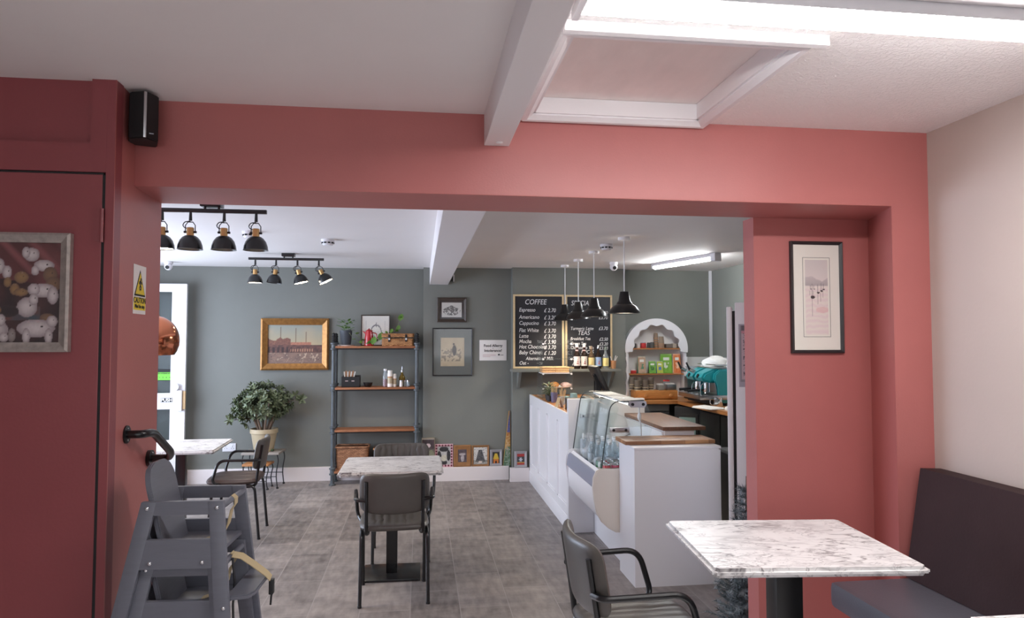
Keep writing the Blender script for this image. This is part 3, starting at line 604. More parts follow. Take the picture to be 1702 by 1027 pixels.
def boats(u, v):
    c = mixc((226, 214, 210), (214, 200, 200), v)
    if v > .62: c = mixc((222, 212, 208), (208, 200, 198), (v - .62) * 2)
    hill = .74 + .03 * math.sin(u * 6 + .5) + .02 * vnoise(u * 8, 3)
    if .655 < v < hill: c = mixc((176, 168, 168), (200, 190, 190), (v - .655) * 9)
    if .65 < v < .658: c = (120, 110, 112)
    if v < .65: c = mixc((226, 206, 208), (234, 228, 216), .5 + .5 * math.sin(v * 90 + 3 * vnoise(u * 6, v * 10)) * .5)
    if blob(u, v, .75, .33, .3, .04) < 1: c = mixc(c, (226, 176, 176), .5)
    for x, y, s in ((.33, .50, 1.6), (.58, .56, 1), (.72, .585, .9), (.82, .605, .7), (.25, .61, .5), (.4, .61, .5)):
        if blob(u, v, x, y, .05 * s + .02, .013 * s) < 1: c = (62, 54, 56)
        if abs(u - x + .03) < .012 and y < v < y + .11 * s: c = mixc(c, (110, 100, 104), .7)
        if abs(u - x + .04) < .012 and y - .16 * s < v < y - .02: c = mixc(c, (130, 116, 120), .5)
    return c
pa = at(1311, 401, Y=YB); pb = at(1401, 587, Y=YB)
picture('framed_print', 'tall narrow print of boats in a thin black frame on the red pier', (pa.x + pb.x) / 2, (pa.z + at(1311, 587, Y=YB).z) / 2, YB, pb.x - pa.x, pa.z - at(1311, 587, Y=YB).z, .016, .02, CHARF, boats, 40, 120, mount=MOUNT, mw=.062, mh=.075, inner=.012)
# ------------------------------------------------------------------ strip light on the ceiling
p = at(975, 6, Z=2.475); t = thing('ceiling_strip_light', 'long white fluorescent strip light on the textured ceiling of the front room', 'ceiling light', (p.x, p.y, ZN))
MB().box(0, 1.52, -.022, .092, -.056, -.0005, bev=.003).build('batten', PLASTIC, t)
MB().box(-.022, 1.54, -.11, -.026, -.022, -.0005, bev=.003).build('mounting_board', WHITE, t)
MB().box(-.02, .0, -.024, .094, -.078, -.0005, bev=.004).build('end_cap', PLASTIC, t); MB().box(1.52, 1.54, -.024, .094, -.078, -.0005, bev=.004).build('end_cap', PLASTIC, t)
MB().prism([(-.02, -.0562), (.09, -.0562), (.088, -.062), (.07, -.071), (.035, -.075), (.0, -.071), (-.018, -.062)], 'x', .001, 1.519).build('diffuser', TUBEM, t)
# ------------------------------------------------------------------ frosted tree by the pier
def fir(label, x, y, z0, h, r):
    t = thing('artificial_christmas_tree', label, 'christmas tree', (x, y, z0)); rnd = random.Random(3)
    MB().lathe([(.016, .05), (.012, h * .6), (.004, h * .96)], 8).build('trunk', BARK, t)
    MB().lathe([(.13, 0), (.14, .02), (.06, .04), (.02, .06)], 16).build('stand', MATTE, t)
    a = MB()
    for lv in range(20):
        zz = .12 + (h - .2) * lv / 20; L = r * (1 - lv / 21.5) + .03; nb = max(6, int(15 - lv * .45))
        for k in range(nb):
            an = 2 * PI * (k + rnd.random() * .6) / nb + lv * 1.1; d = Vector((math.cos(an), math.sin(an), .35 + .5 * rnd.random())).normalized(); ln = L * (.75 + .35 * rnd.random())
            o = Vector((0, 0, zz)); e = o + d * ln - Vector((0, 0, ln * .22)); ax = (e - o).normalized(); sd = ax.orthogonal().normalized(); s2 = ax.cross(sd)
            a.tube([o, e], .003, 4, cap=False)
            m = int(16 + ln * 300)
            for i in range(m):
                tt = .1 + .9 * i / m; p = o.lerp(e, tt); th = rnd.random() * 2 * PI; nd = (sd * math.cos(th) + s2 * math.sin(th) + ax * .75).normalized(); nl = .026 + .018 * rnd.random()
                q = nd.cross(ax).normalized() * .0026; a.face([p - q, p + q, p + nd * nl])
    a.build('foliage', FIR, t, smooth=False); return t
fir('frosted artificial christmas tree standing behind the red pier by the white fridge', 1.715, 3.515, .0, .93, .19)
# ------------------------------------------------------------------ tall white fridge
FY = 3.92; p = at(1207, 508, Y=FY); fz = at(1213, 503, Y=FY).z; FX = p.x; FROT = -math.atan2(FX, FY) - R(1.5)
t = thing('tall_fridge', 'tall white upright fridge behind the red pier with a poster on its side', 'fridge', (FX, FY, 0), FROT)
MB().box(.048, .58, 0, .48, .04, fz, bev=.006).build('body', WHITE, t)
MB().box(.03, .05, .012, .468, .05, fz - .05).build('seal_and_gap_shade', MATTE, t)  # black gasket between fridge door and body
MB().box(0, .032, 0, .48, .06, fz - .025, bev=.006).build('door', WHITE, t)
MB().box(.06, .56, .02, .46, 0, .04).build('kick_plate', MATTE, t)
pa = at(1224, 541, Y=FY); pz = at(1224, 634, Y=FY).z; pa.x = FX + .075
def poster(u, v):
    if u < .03 or u > .97 or v < .04: return (150, 146, 152)
    if v > .9: return (112, 106, 112)
    c = (206, 186, 192)
    gx = (u - .03) / .94 * 6; gy = (v - .06) / .84 * 6; fx, fy = gx % 1, gy % 1
    if .2 < fx < .8 and .35 < fy < .85 and vnoise(u * 60, v * 90) > .45: c = (92, 84, 92)
    if .15 < fx < .85 and .12 < fy < .22 and vnoise(u * 120, int(gy) * 7) > .4: c = (150, 120, 130)
    if v > .86: c = (206, 150, 160)
    return c
W_ = .30; paint('poster', W_, pa.z - pz, poster, 60, 80, t, (pa.x - FX + W_ / 2, -.0025, (pa.z + pz) / 2)); MB().box(pa.x - FX - .008, pa.x - FX + W_ + .008, -.002, .001, pz - .03, pa.z + .008).build('poster_sleeve', M('clear_sleeve', (176, 172, 184), .3), t)
text('PREPARATION', .028, PAPER, t, (pa.x - FX + .13, -.0032, pa.z - .016))
# ------------------------------------------------------------------ panelled counter
CX = 1.235
t = thing('serving_counter', 'white panelled serving counter with wooden top', 'counter', (0, 0, 0))
MB().box(CX + .022, 1.85, 5.803, 7.86, .0, .955).build('carcass', SATIN, t)
MB().box(CX, CX + .022, 5.803, 7.862, .0, .125, bev=.002).build('plinth_board', WHITE, t)
a = MB()
ys = [5.803]; n = 4; L_ = (7.862 - 5.803)
a.box(CX + .004, CX + .022, 5.803, 7.862, .885, .985); a.box(CX + .004, CX + .022, 5.803, 7.862, .125, .20)
for k in range(n + 1):
    yc = 5.803 + L_ * k / n; y0 = max(5.803, yc - .05); y1 = min(7.862, yc + .05); a.box(CX + .004, CX + .022, y0, y1, .20, .885)
a.build('panel_frame', WHITE, t, smooth=False)
for k in range(n):
    y0 = 5.803 + L_ * k / n + .05; y1 = 5.803 + L_ * (k + 1) / n - .05
    MB().box(CX + .017, CX + .0225, y0, y1, .20, .885).build('panel', WHITE, t, smooth=False)
    a = MB()
    for b in ((y0, y0 + .014, .2, .885), (y1 - .014, y1, .2, .885), (y0, y1, .2, .214), (y0, y1, .871, .885)): a.prism([(CX + .009, b[0]), (CX + .017, b[0]), (CX + .017, b[1]), (CX + .009, b[1])], 'z', b[2], b[3])
    a.build('panel_moulding', WHITE, t, smooth=False)
MB().box(CX + .022, 1.87, 5.803, 7.862, .956, .982, bev=.003).build('worktop', OAK, t)
# gable between counter and chilled case
t = tag(MB().box(CX, 1.90, 5.752, 5.80, 0, 1.112, bev=.003).build('counter_gable', SATIN), 'tall white gable panel between the panelled counter and the glass case', 'panel')
# ------------------------------------------------------------------ chilled display case
Y0, Y1 = 4.803, 5.745
t = thing('display_fridge', 'white serve-over display fridge with curved glass front full of drinks', 'display fridge', (0, 0, 0))
MB().box(1.455, 2.02, Y0 + .01, Y1, .0, .262).build('base', SATIN, t)
body = [(1.375, .262), (1.29, .325), (1.236, .40), (1.226, .48), (1.226, .56), (1.235, .60), (1.25, .672), (1.268, .69), (1.29, .60), (1.96, .60), (1.96, .262)]
MB().prism(body, 'y', Y0 + .03, Y1 - .03).build('tub', WHITE, t, ang=30)
MB().prism([(1.222, .562), (1.214, .575), (1.224, .655), (1.238, .672), (1.250, .671), (1.235, .585)], 'y', Y0 + .02, Y1 - .012, bev=.003).build('bumper', BUMPER, t)
ep = [(1.372, .258), (1.318, .288), (1.266, .335), (1.232, .40), (1.215, .49), (1.206, .575), (1.21, .64), (1.232, .688), (1.262, .704), (1.5, .704), (1.985, .90), (1.985, .258)]
for ya, yb in ((Y0, Y0 + .03), (Y1 - .03, Y1)): MB().prism(ep, 'y', ya, yb, bev=.007).build('end_panel', WARMP if ya == Y0 else WHITE, t, ang=40)
prof = [Vector((x, 0, z)) for x, z in ((1.272, .702), (1.318, 1.012), (1.334, 1.08), (1.37, 1.155), (1.43, 1.181), (1.588, 1.179))]
sm = fillet(prof[:2] + [Vector((1.345, 0, 1.175)), prof[5]], .11, 8)
a = MB(); rows = [[a.b.verts.new((p.x, y, p.z)) for p in sm] for y in (Y0 + .016, Y1 - .014)]
for i in range(len(sm) - 1): a._f([rows[0][i], rows[0][i + 1], rows[1][i + 1], rows[1][i]])
g = a.build('curved_front_glass', CASE, t, ang=60); so = g.modifiers.new('solid', 'SOLIDIFY'); so.thickness = .006
for y in (Y0 + .02, Y1 - .018):
    MB().prism([(p.x + .008, p.z - .006) for p in sm] + [(1.665, 1.03), (1.56, .706), (1.28, .70)], 'y', y, y + .005).build('end_glass', CASE, t, ang=20)
    MB().tube([(p.x, y, p.z) for p in sm], .004, 6).build('glass_edge_trim', colm('dark_glass_edge', (38, 50, 52), .3), t)
    yy = y - .006 if y < 5 else y + .006
    MB().prism([(1.475, 1.176), (1.60, 1.174), (1.605, 1.15), (1.59, 1.128), (1.49, 1.13), (1.468, 1.15)], 'y', yy - .008, yy + .012, bev=.003).build('glass_clamp', STEEL, t)
    for xx in (1.50, 1.578): MB().tube([(xx, yy - .013, 1.152), (xx, yy, 1.152)], .011, 12).build('clamp_bolt', MATTE, t)
    MB().box(1.335, 1.475, yy - .008, yy + .012, .955, .99, bev=.002).build('shelf_bracket', STEEL, t)
    for xx in (1.36, 1.45): MB().tube([(xx, yy - .013, .972), (xx, yy, .972)], .010, 12).build('bracket_bolt', MATTE, t)
MB().box(1.332, 1.62, Y0 + .03, Y1 - .03, .99, .996).build('glass_shelf', CASE, t)
MB().box(1.44, 1.60, Y0 + .03, Y1 - .03, 1.160, 1.174).build('canopy', PLASTIC, t)
MB().tube([(1.50, Y0 + .06, 1.148), (1.50, Y1 - .06, 1.148)], .010, 10).build('case_fill_strip', EM('case_fill_glow', (1, .97, .93), 7), t)  # glowing strip added to brighten the inside of the case
MB().box(1.29, 1.88, Y0 + .031, Y1 - .031, .601, .61).build('deck', STEEL, t)
a = MB(); a.hexa([(1.82, Y0 + .03, .61), (1.84, Y0 + .03, .61), (1.84, Y1 - .03, .61), (1.82, Y1 - .03, .61), (1.72, Y0 + .03, .95), (1.74, Y0 + .03, .95), (1.74, Y1 - .03, .95), (1.72, Y1 - .03, .95)]); a.build('back_panel', WHITE, t)
MB().box(1.72, 2.04, Y0 + .0, Y1, .962, .99, bev=.003).build('service_shelf', WALNUT, t)
MB().box(1.74, 1.96, Y0 + .02, Y1 - .02, .9, .961).build('service_shelf_support', WHITE, t)
MB().tube(fillet([(1.56, Y0 + .04, 1.13), (1.56, Y0 + .05, 1.06), (1.575, Y0 + .05, .99), (1.58, Y0 + .07, .90)], .03), .006, 8).build('lamp_cable', PLASTIC, t); MB().ball((1.562, Y0 + .05, 1.06), .014, .014, .03).build('cable_gland', PLASTIC, t)
# drinks in the case
def bottle(label, x, y, z, h, r, body_m, cap_m, lab_m, group, neck=.4, cat='bottle', name='drink_bottle'):
    t = thing(name, label, cat, (x, y, z), 0, group)
    MB().lathe([(r * .8, 0), (r, .006), (r, h * .58), (r * .9, h * .68), (r * neck, h * .82), (r * neck, h * .92)], 14).build('glass', body_m, t)
    MB().lathe([(r * neck * 1.12, h * .905), (r * neck * 1.12, h), (r * neck, h * 1.005)], 12).build('cap', cap_m, t)
    if lab_m: MB().lathe([(r * 1.015, h * .18), (r * 1.015, h * .5)], 14, cap=False).build('label', lab_m, t)
    return t
b0 = None; k = 0
LABM = colm('pale_blue_label', (206, 216, 226), .5)
for iy in range(5):
    for ix in range(3):
        x = 1.345 + ix * .085 + (iy % 2) * .02; y = 5.19 + iy * .095 - ix * .02
        if b0 is None: b0 = bottle('clear water bottle with white cap standing in the display fridge', x, y, .611, .225, .031, BOT, PLASTIC, LABM, 'water bottles in the display fridge')
        else: dup(b0, (x, y, .611))
sp = thing('bottle_multipack', 'shrink wrapped white multipack of bottles at the far end of the display fridge', 'multipack', (1.37, 5.64, .611), R(8))
MB().box(-.055, .055, -.03, .03, 0, .19, bev=.02).build('shrink_wrap', GLASS('shrink_film', (.9, .92, .96), 1.5, .12, .55, (.85, .87, .92)), sp)
for dx in (-.03, .0, .03): MB().lathe([(.013, .18), (.013, .225), (.01, .23)], 12, (dx, 0, 0)).build('cap', PLASTIC, sp)
cm = [colm('can_red', (186, 36, 48), .35), colm('can_green', (40, 110, 74), .35), colm('can_white', (220, 218, 216), .4), colm('can_pink', (206, 70, 110), .35)]
cn = ['red', 'green', 'white', 'pink']
pro = [None] * 4
for iy in range(4):
    for ix in range(6):
        x = 1.325 + ix * .064; y = 4.875 + iy * .064; q = (ix * 2 + iy * 3 + (iy * ix) % 2) % 4; q = [0, 1, 3, 2][q] if iy < 1 else [0, 1, 2, 1][q]
        if pro[q] is None:
            c = thing('drink_can', cn[q] + ' drinks can with silver lid at the near end of the display fridge', 'can', (x, y, .611), 0, cn[q] + ' cans in the display fridge')
            MB().lathe([(.022, 0), (.029, .006), (.029, .1), (.025, .108)], 16).build('can_body', cm[q], c); MB().lathe([(.0265, .106), (.0265, .1105), (.022, .1105), (.0215, .108), (.0001, .108)], 16).build('lid', STEEL, c); MB().lathe([(.0292, .03), (.0292, .06)], 16, cap=False).build('band', PAPER, c)
            pro[q] = c
        else: dup(pro[q], (x, y, .611))
# ------------------------------------------------------------------ end cabinet with butcher block
t = thing('end_cabinet', 'plain white cabinet closing the near end of the counter', 'cabinet', (0, 0, 0))
MB().box(1.397, 1.978, 4.449, 4.80, 0, .888).build('carcass', SATIN, t, smooth=False)
MB().box(1.393, 1.992, 4.443, 4.80, .888, .905, bev=.002).build('top_panel', SATIN, t)
MB().box(1.978, 1.994, 4.455, 4.79, .1, .88, bev=.002).build('door', SATIN, t)
c = at(1041, 738, Z=.906); tag(MB().box(1.368, 2.0, 4.553, 4.798, .9055, .932, bev=.004).build('butcher_block_board', BLOCK), 'wooden butcher block board lying on the white end cabinet', 'board')
# ------------------------------------------------------------------ things on the counter
ZT = .9825
pA, pB = at(889, 571, Y=7.45), at(945, 571, Y=7.45)
sx0, sx1, sy0, sy1 = 1.29, pB.x, 7.28, 7.60
t = thing('glass_display_stand', 'clear glass tiered stand for pastries at the far end of the counter', 'display stand', (0, 0, 0))
lv = [at(910, yy, Y=7.42).z for yy in (571, 596, 620, 644)]
for z, nm in zip(lv, ('top_shelf', 'shelf', 'shelf', 'shelf')): MB().box(sx0, sx1, sy0, sy1, z - .006, z).build('glass_shelf', CASE, t)
for x in (sx0 - .006, ): MB().box(x, x + .006, sy0, sy1, ZT, lv[0] + .04).build('glass_side', CASE, t)
MB().box(sx1, sx1 + .006, sy0, sy1, ZT, lv[0] + .04).build('glass_side', CASE, t)
for z in lv:
    for x in (sx0 + .006, sx1 - .006):
        MB().tube([(x, sy0 - .004, z - .003), (x, sy0 + .02, z - .003)], .010, 10).build('fixing', PLASTIC, t)
MB().box(sx0 - .01, sx1 + .01, sy0, sy1, ZT, ZT + .012).build('glass_base', CASE, t)
# tray of wafers: the tier nearest the blackboard
zt_ = lv[2]; z2 = lv[2]
tr = thing('wafer_tray', 'low tray of golden wafer rolls on the upper tier of the glass stand', 'food tray', ((sx0 + sx1) / 2 - .01, 7.40, lv[2]))
MB().box(-.155, .15, -.09, .09, 0, .008).build('tray', PLASTIC, tr)
ro = []
for j in range(3):
    for i in range(4):
        for x0, x1 in ((-.15, -.004), (.002, .145)): MB().tube([(x0 + .004 * (i % 2), -.07 + i * .046, .019 + j * .021), (x1, -.07 + i * .046, .019 + j * .021)], .0105, 10).build('wafer_roll', WAFER, tr)
dpl = thing('croissant_plate', 'white plate of croissants on the lower tier of the glass stand', 'plate', ((sx0 + sx1) / 2 + .03, 7.40, lv[3]))
MB().lathe([(.0, .004), (.10, .004), (.145, .016), (.15, .018), (.148, .01), (.09, 0), (0, 0)], 28, cap=False).build('plate', colm('white_china', (232, 226, 218), .2), dpl)
dpl['label'] = 'white plate on the lower tier of the glass stand'
def croissant(label, x, y, z, s, rz, m, grp=None):
    pts = []; rr = []
    for i in range(13):
        u = -1 + i / 6; pts.append((u * .06 * s, .03 * s * (u * u), .022 * s)); rr.append(s * (.024 * (1 - u * u) + .005) * (1 + .12 * (i % 2)))
    o = MB().tube(pts, rr, 10).build('pastry', m, None, (x, y, z), (0, 0, rz)); return tag(o, label, 'pastry', grp)
px_, py_, pz_ = dpl.location
croissant('golden croissant on the white plate in the glass stand', px_ - .045, py_ - .03, pz_ + .008, 1.1, .3, PASTRY)
croissant('pink iced pastry on the white plate in the glass stand', px_ + .075, py_ - .02, pz_ + .008, 1.0, -.4, ICE)
# till
p = at(914, 680, Z=ZT)
t = thing('cash_drawer', 'black cash drawer box on the counter beside the gable', 'cash drawer', (1.51, 6.13, ZT), 0)
MB().box(-.18, .19, -.2, .2, .0, .092, bev=.003).build('body', BLACKP, t); MB().box(.186, .196, -.19, .19, .012, .085, bev=.002).build('drawer_front', MATTE, t)
MB().lathe([(.012, 0), (.012, .004)], 12, (0, 0, 0), rot=Matrix.Rotation(PI / 2, 3, 'Y')).build('lock', STEEL, t, (.196, 0, .05))
t = thing('till_screen', 'black touchscreen till seen from the back on the cash drawer', 'till', (1.56, 6.13, ZT + .0925), R(0))
MB().box(-.10, .13, -.13, .13, 0, .022, bev=.008).build('base', BLACKP, t)
MB().prism([(.0, .018), (.06, .018), (.045, .19), (.0, .235), (-.02, .21), (.01, .16)], 'y', -.035, .035, bev=.006).build('stem', BLACKP, t)
a = MB(); a.box(-.016, .016, -.155, .155, -.125, .125, bev=.006); a.build('screen_case', BLACKP, t, (.035, 0, .185), (0, R(-24), 0)); MB().box(.016, .0175, -.145, .145, -.115, .115).build('display', colm('dark_display', (16, 20, 26), .1), t, (.035, 0, .185), (0, R(-24), 0))
# small stuff on the counter
t = thing('paper_cup', 'teal paper cup upside down beside the till', 'cup', (1.475, 6.62, ZT)); MB().lathe([(.045, 0), (.034, .105), (.033, .107), (.0001, .107)], 20).build('cup', colm('pale_teal', (126, 158, 160), .6), t); MB().lathe([(.0465, 0), (.0465, .006), (.044, .008)], 20, cap=False).build('rim', PAPER, t)
p = at(926, 660, Y=6.9); t = thing('glass_jar', 'squat glass jar with pale lid between the sticks and the till', 'jar', (1.42, 6.75, ZT)); MB().lathe([(.05, 0), (.055, .01), (.055, .05), (.04, .06)], 18).build('jar', BOT, t); MB().lathe([(.042, .058), (.042, .07), (.001, .072)], 18).build('lid', colm('pale_teal', (126, 158, 160)), t)
t = thing('stirrer_tub', 'purple tub of wooden stirrers near the glass stand', 'tub', (1.335, 6.88, ZT)); MB().lathe([(.03, 0), (.036, .10), (.034, .10), (.029, .005), (.001, .005)], 18).build('tub', colm('purple_tub', (98, 92, 120), .5), t)
for i in range(9): a = i * .7; MB().strip([(.012 * math.cos(a), .012 * math.sin(a), .01), (.03 * math.cos(a), .03 * math.sin(a), .14 + .012 * (i % 3))], (0, .006, 0)).build('stirrer', TAN, t)
t = thing('stick_jar', 'small jar of wooden sticks between the purple tub and the cash drawer', 'jar', (1.36, 6.62, ZT)); MB().lathe([(.026, 0), (.03, .01), (.03, .075), (.026, .08)], 16).build('jar', BOT, t)
for i in range(8): a = i * .8; MB().tube([(.01 * math.cos(a), .01 * math.sin(a), .008), (.03 * math.cos(a) + .01, .03 * math.sin(a), .135 + .012 * (i % 3))], .003, 6).build('stick', TAN, t)
t = thing('menu_card', 'small folded tan card on the counter edge before the cash drawer', 'card', (1.285, 6.38, ZT), R(10)); a = MB(); a.hexa([(-.03, -.04, 0), (-.028, -.04, 0), (-.028, .04, 0), (-.03, .04, 0), (0, -.04, .09), (.002, -.04, .09), (.002, .04, .09), (0, .04, .09)]); a.build('front', TAN, t); a = MB(); a.hexa([(.028, -.04, 0), (.03, -.04, 0), (.03, .04, 0), (.028, .04, 0), (.0, -.04, .088), (.002, -.04, .088), (.002, .04, .088), (.0, .04, .088)]); a.build('back', PAPER, t)
rnd = random.Random(11)
def herb(label, x, y, z, h, r, n, potm, leafm, ph=.06, pr=.04, name='potted_herb', cat='plant', ll=.03, pot=True, group=None):
    t = thing(name, label, cat, (x, y, z), 0, group)
    if pot:
        MB().lathe([(pr * .75, 0), (pr, ph), (pr * .92, ph), (pr * .9, ph * .85), (.001, ph * .85)], 20, cap=False).build('pot', potm, t)
    a = MB(); b = MB()
    for i in range(n):
        th = rnd.random() * 2 * PI; rr = r * rnd.random() ** .5; zz = ph + h * rnd.random(); p = Vector((rr * math.cos(th), rr * math.sin(th), zz))
        d = Vector((math.cos(th), math.sin(th), rnd.random() - .3)).normalized(); s_ = d.cross(Vector((0, 0, 1))).normalized() * ll * .35
        leaf_quad(a, p, d, s_, ll)
        if i % 5 == 0: b.tube([(0, 0, ph * .8), (p.x * .5, p.y * .5, (ph + zz) / 2), p], .0012, 4, cap=False)
    a.build('foliage', leafm, t); b.build('stem', leafm, t); return t
def leaf_quad(a, p, d, s_, L):
    n = s_.cross(d).normalized() * L * .08; v = [a.b.verts.new(q) for q in (p, p + d * L * .35 + s_, p + d * L * .75 + s_ * .8, p + d * L, p + d * L * .75 - s_ * .8, p + d * L * .35 - s_, p + d * L * .5 - n)]
    for i in range(6): a._f([v[i], v[(i + 1) % 6], v[6]])
herb('dark leafy herb pot inside the counter edge under the blackboards', 1.325, 7.125, ZT, .11, .055, 90, colm('dark_pot', (50, 48, 50)), LEAF, .06, .04, ll=.035)
herb('second dark leafy herb pot closer to the purple tub', 1.31, 6.985, ZT, .09, .045, 70, colm('dark_pot', (50, 48, 50)), LEAF, .06, .035, ll=.03)
# ------------------------------------------------------------------ pipe shelf unit
SY0, SY1 = 7.945, 8.165; SXA, SXB = -.955, -.035
t = thing('shelf_unit', 'tall rustic shelf unit of grey pipes and wooden boards against the alcove wall', 'shelf unit', (0, 0, 0))
shz = [at(620, yy, Y=SY0).z for yy in (575, 643.5, 713.5)] + [.155]
for x in (SXA, SXB):
    for y in (SY0, SY1):
        top = shz[0] + (.165 if y == SY0 else .14)
        MB().lathe([(.021, .0), (.021, shz[0] - .03)], 14, (x, y, 0)).build('post', PIPE, t)
        a = MB(); a.lathe([(.036, 0), (.038, .012), (.024, .02), (.024, .05)], 14, (x, y, 0))
        a.build('foot_flange', PIPE, t)
        for z in shz: MB().lathe([(.024, -.045), (.036, -.04), (.036, -.028), (.026, -.022), (.026, .016), (.036, .022), (.036, .034), (.023, .04)], 14, (x, y, z)).build('pipe_joint', PIPE, t)
        MB().lathe([(.02, .03), (.024, .05), (.018, .06), (.024, .075), (.018, .09), (.024, .105), (.017, .12), (.02, .135), (.001, .15)], 12, (x, y, shz[0])).build('finial', MATTE, t)
for z in shz:
    MB().box(SXA + .02, SXB - .02, SY0 - .02, SY1 + .02, z - .024, z, bev=.003).build('shelf_board', SHELFW, t)
    a = MB(); a.box(SXA, SXB, SY0 + .0, SY0 + .012, z - .04, z - .025); a.box(SXA, SXB, SY1 - .01, SY1, z - .04, z - .025); a.build('crossbar', IRON, t, smooth=False)
ZS1, ZS2, ZS3, ZS4 = [z + .0005 for z in shz]
def sx(px, y=8.0): return at(px, 600, Y=y).x
# top shelf
t = herb('trailing ivy in a dark grey pot on the top shelf board', sx(574), 8.04, ZS1 + .012, .12, .075, 46, colm('slate_pot', (60, 66, 74), .5), LEAF2, .165, .072, 'ivy_pot', 'plant', .045)
MB().lathe([(.001, 0), (.085, 0), (.095, .012), (.09, .012), (.08, .004)], 24, (0, 0, -.012), cap=False).build('saucer', PAPER, t)
a = MB(); v = MB()
for pts in ([(.05, -.03, .17), (.12, -.05, .12), (.18, -.06, .05), (.26, -.06, .03), (.34, -.06, .04)], [(.03, -.05, .15), (.10, -.08, .06), (.17, -.09, .015), (.26, -.09, .01)], [(.05, 0, .17), (.2, .03, .05), (.33, .02, .04), (.46, .0, .12), (.56, .02, .15), (.60, .02, .30)]):
    v.tube(fillet(pts, .05, 4), .0025, 5)
    for p in pts[1:]:
        p = Vector(p)
        for k in range(2): d = Vector((rnd.random() - .3, -.5, rnd.random() - .2)).normalized(); leaf_quad(a, p, d, d.cross(Vector((0, 0, 1))).normalized() * .018, .05)
for p, L in (((.30, -.09, .0), .10), ((.38, -.07, .05), .10), ((.60, .02, .27), .09), ((.575, .02, .16), .07), ((.50, 0, .13), .06)):
    d = Vector((.25, -.15, 1)).normalized(); leaf_quad(a, Vector(p), d, Vector((L * .36, 0, 0)), L)
a.build('trailing_leaves', LEAF2, t); v.build('vine', LEAF, t)
p0, p1 = at(600, 523, Y=8.16), at(648, 571, Y=8.16)
def sketch(u, v):
    c = (226, 222, 214)
    if .14 < u < .86 and .2 < v < .84 and not (.155 < u < .845 and .21 < v < .83): c = (200, 196, 190)
    if abs(blob(u, v, .52, .40, .2, .28) - 1) < .16 and v > .35: c = (110, 106, 110)
    if abs(u - .52) < .012 and .6 < v < .78: c = (100, 96, 100)
    if abs(math.sin(u * 30 + v * 9)) < .14 and .25 < v < .5 and .25 < u < .8: c = mixc(c, (130, 126, 128), .6)
    return c
picture('framed_sketch', 'pale architectural sketch in a thin frame leaning behind the red jug', (p0.x + p1.x) / 2, (p0.z + ZS1) / 2, 8.182, p1.x - p0.x, p0.z - ZS1, .012, .015, DARKW, sketch, 40, 50)
t = thing('enamel_jug', 'red enamel jug among ivy leaves on the top shelf board', 'jug', (sx(613), 8.0, ZS1))
MB().lathe([(.001, 0), (.052, 0), (.054, .01), (.048, .09), (.04, .15), (.038, .165), (.035, .165), (.045, .09), (.05, .01)], 22, cap=False).build('body', REDJ, t)
MB().prism([(-.036, .125), (-.075, .168), (-.06, .168), (-.034, .155)], 'y', -.012, .012, bev=.004).build('spout', REDJ, t); MB().tube(fillet([(.038, 0, .15), (.085, 0, .14), (.085, 0, .06), (.05, 0, .04)], .04), .006, 8).build('handle', REDJ, t)
MB().lathe([(.04, .165), (.036, .175), (.012, .185), (.001, .2)], 18).build('lid', REDJ, t)
def rrect(w, d, r, n):
    out = []
    for cx_, cy_, a0 in ((w / 2 - r, d / 2 - r, 0), (-w / 2 + r, d / 2 - r, 90), (-w / 2 + r, -d / 2 + r, 180), (w / 2 - r, -d / 2 + r, 270)):
        for i in range(n): a_ = R(a0 + 90 * i / (n - 1)); out.append((cx_ + r * math.cos(a_), cy_ + r * math.sin(a_)))
    P = []; m = len(out)
    for i in range(m):
        a_, b_ = Vector(out[i]), Vector(out[(i + 1) % m]); k = max(1, int((b_ - a_).length / .016)); P += [a_.lerp(b_, j / k) for j in range(k)]
    return P
def weave(w, d, h, mat, name, parent, z0=0, r=.03, amp=.0035, row=.012, tap=0, top=True):
    a = MB(); P = rrect(w, d, r, 4); rows = []; n = int(h / row)
    for k in range(n + 1):
        s_ = 1 - tap * (1 - k / n); ring = []
        for i, p in enumerate(P):
            o = amp * (1 if (i // 2 + k) % 2 else -1); q = Vector((p.x * s_, p.y * s_)); q = q + q.normalized() * o; ring.append(a.b.verts.new((q.x, q.y, z0 + k * row)))
        rows.append(ring)
    for A, B in zip(rows, rows[1:]):
        for i in range(len(A)): a._f([A[i], A[(i + 1) % len(A)], B[(i + 1) % len(B)], B[i]])
    a._f(rows[0][::-1])
    if top: a._f(rows[-1])
    return a.build(name, mat, parent, ang=70)
p0, p1 = at(635, 573, Y=7.98), at(687, 555, Y=7.98); hw = p1.x - p0.x; hh = p1.z - ZS1
t = thing('wicker_hamper', 'small honey wicker hamper with dark straps on the top shelf board', 'basket', ((p0.x + p1.x) / 2, 8.06, ZS1))
weave(hw, .2, hh * .7, WICK2, 'body', t, 0, .015); weave(hw + .008, .208, hh * .27, WICK2, 'lid', t, hh * .72, .015)
MB().tube([(*p, hh) for p in rrect(hw + .012, .21, .015, 4)], .006, 6, closed=True).build('rim', WICK2, t)
for x in (-hw * .27, hw * .27): MB().box(x - .012, x + .012, -.109, -.103, hh * .35, hh * .98, bev=.002).build('strap', MATTE, t); MB().box(x - .009, x + .009, -.113, -.108, hh * .5, hh * .66).build('buckle', STEEL, t)
MB().tube(fillet([(-.04, -.104, hh * .6), (-.04, -.125, hh * .5), (.04, -.125, hh * .5), (.04, -.104, hh * .6)], .02), .005, 6).build('handle', WICK2, t)
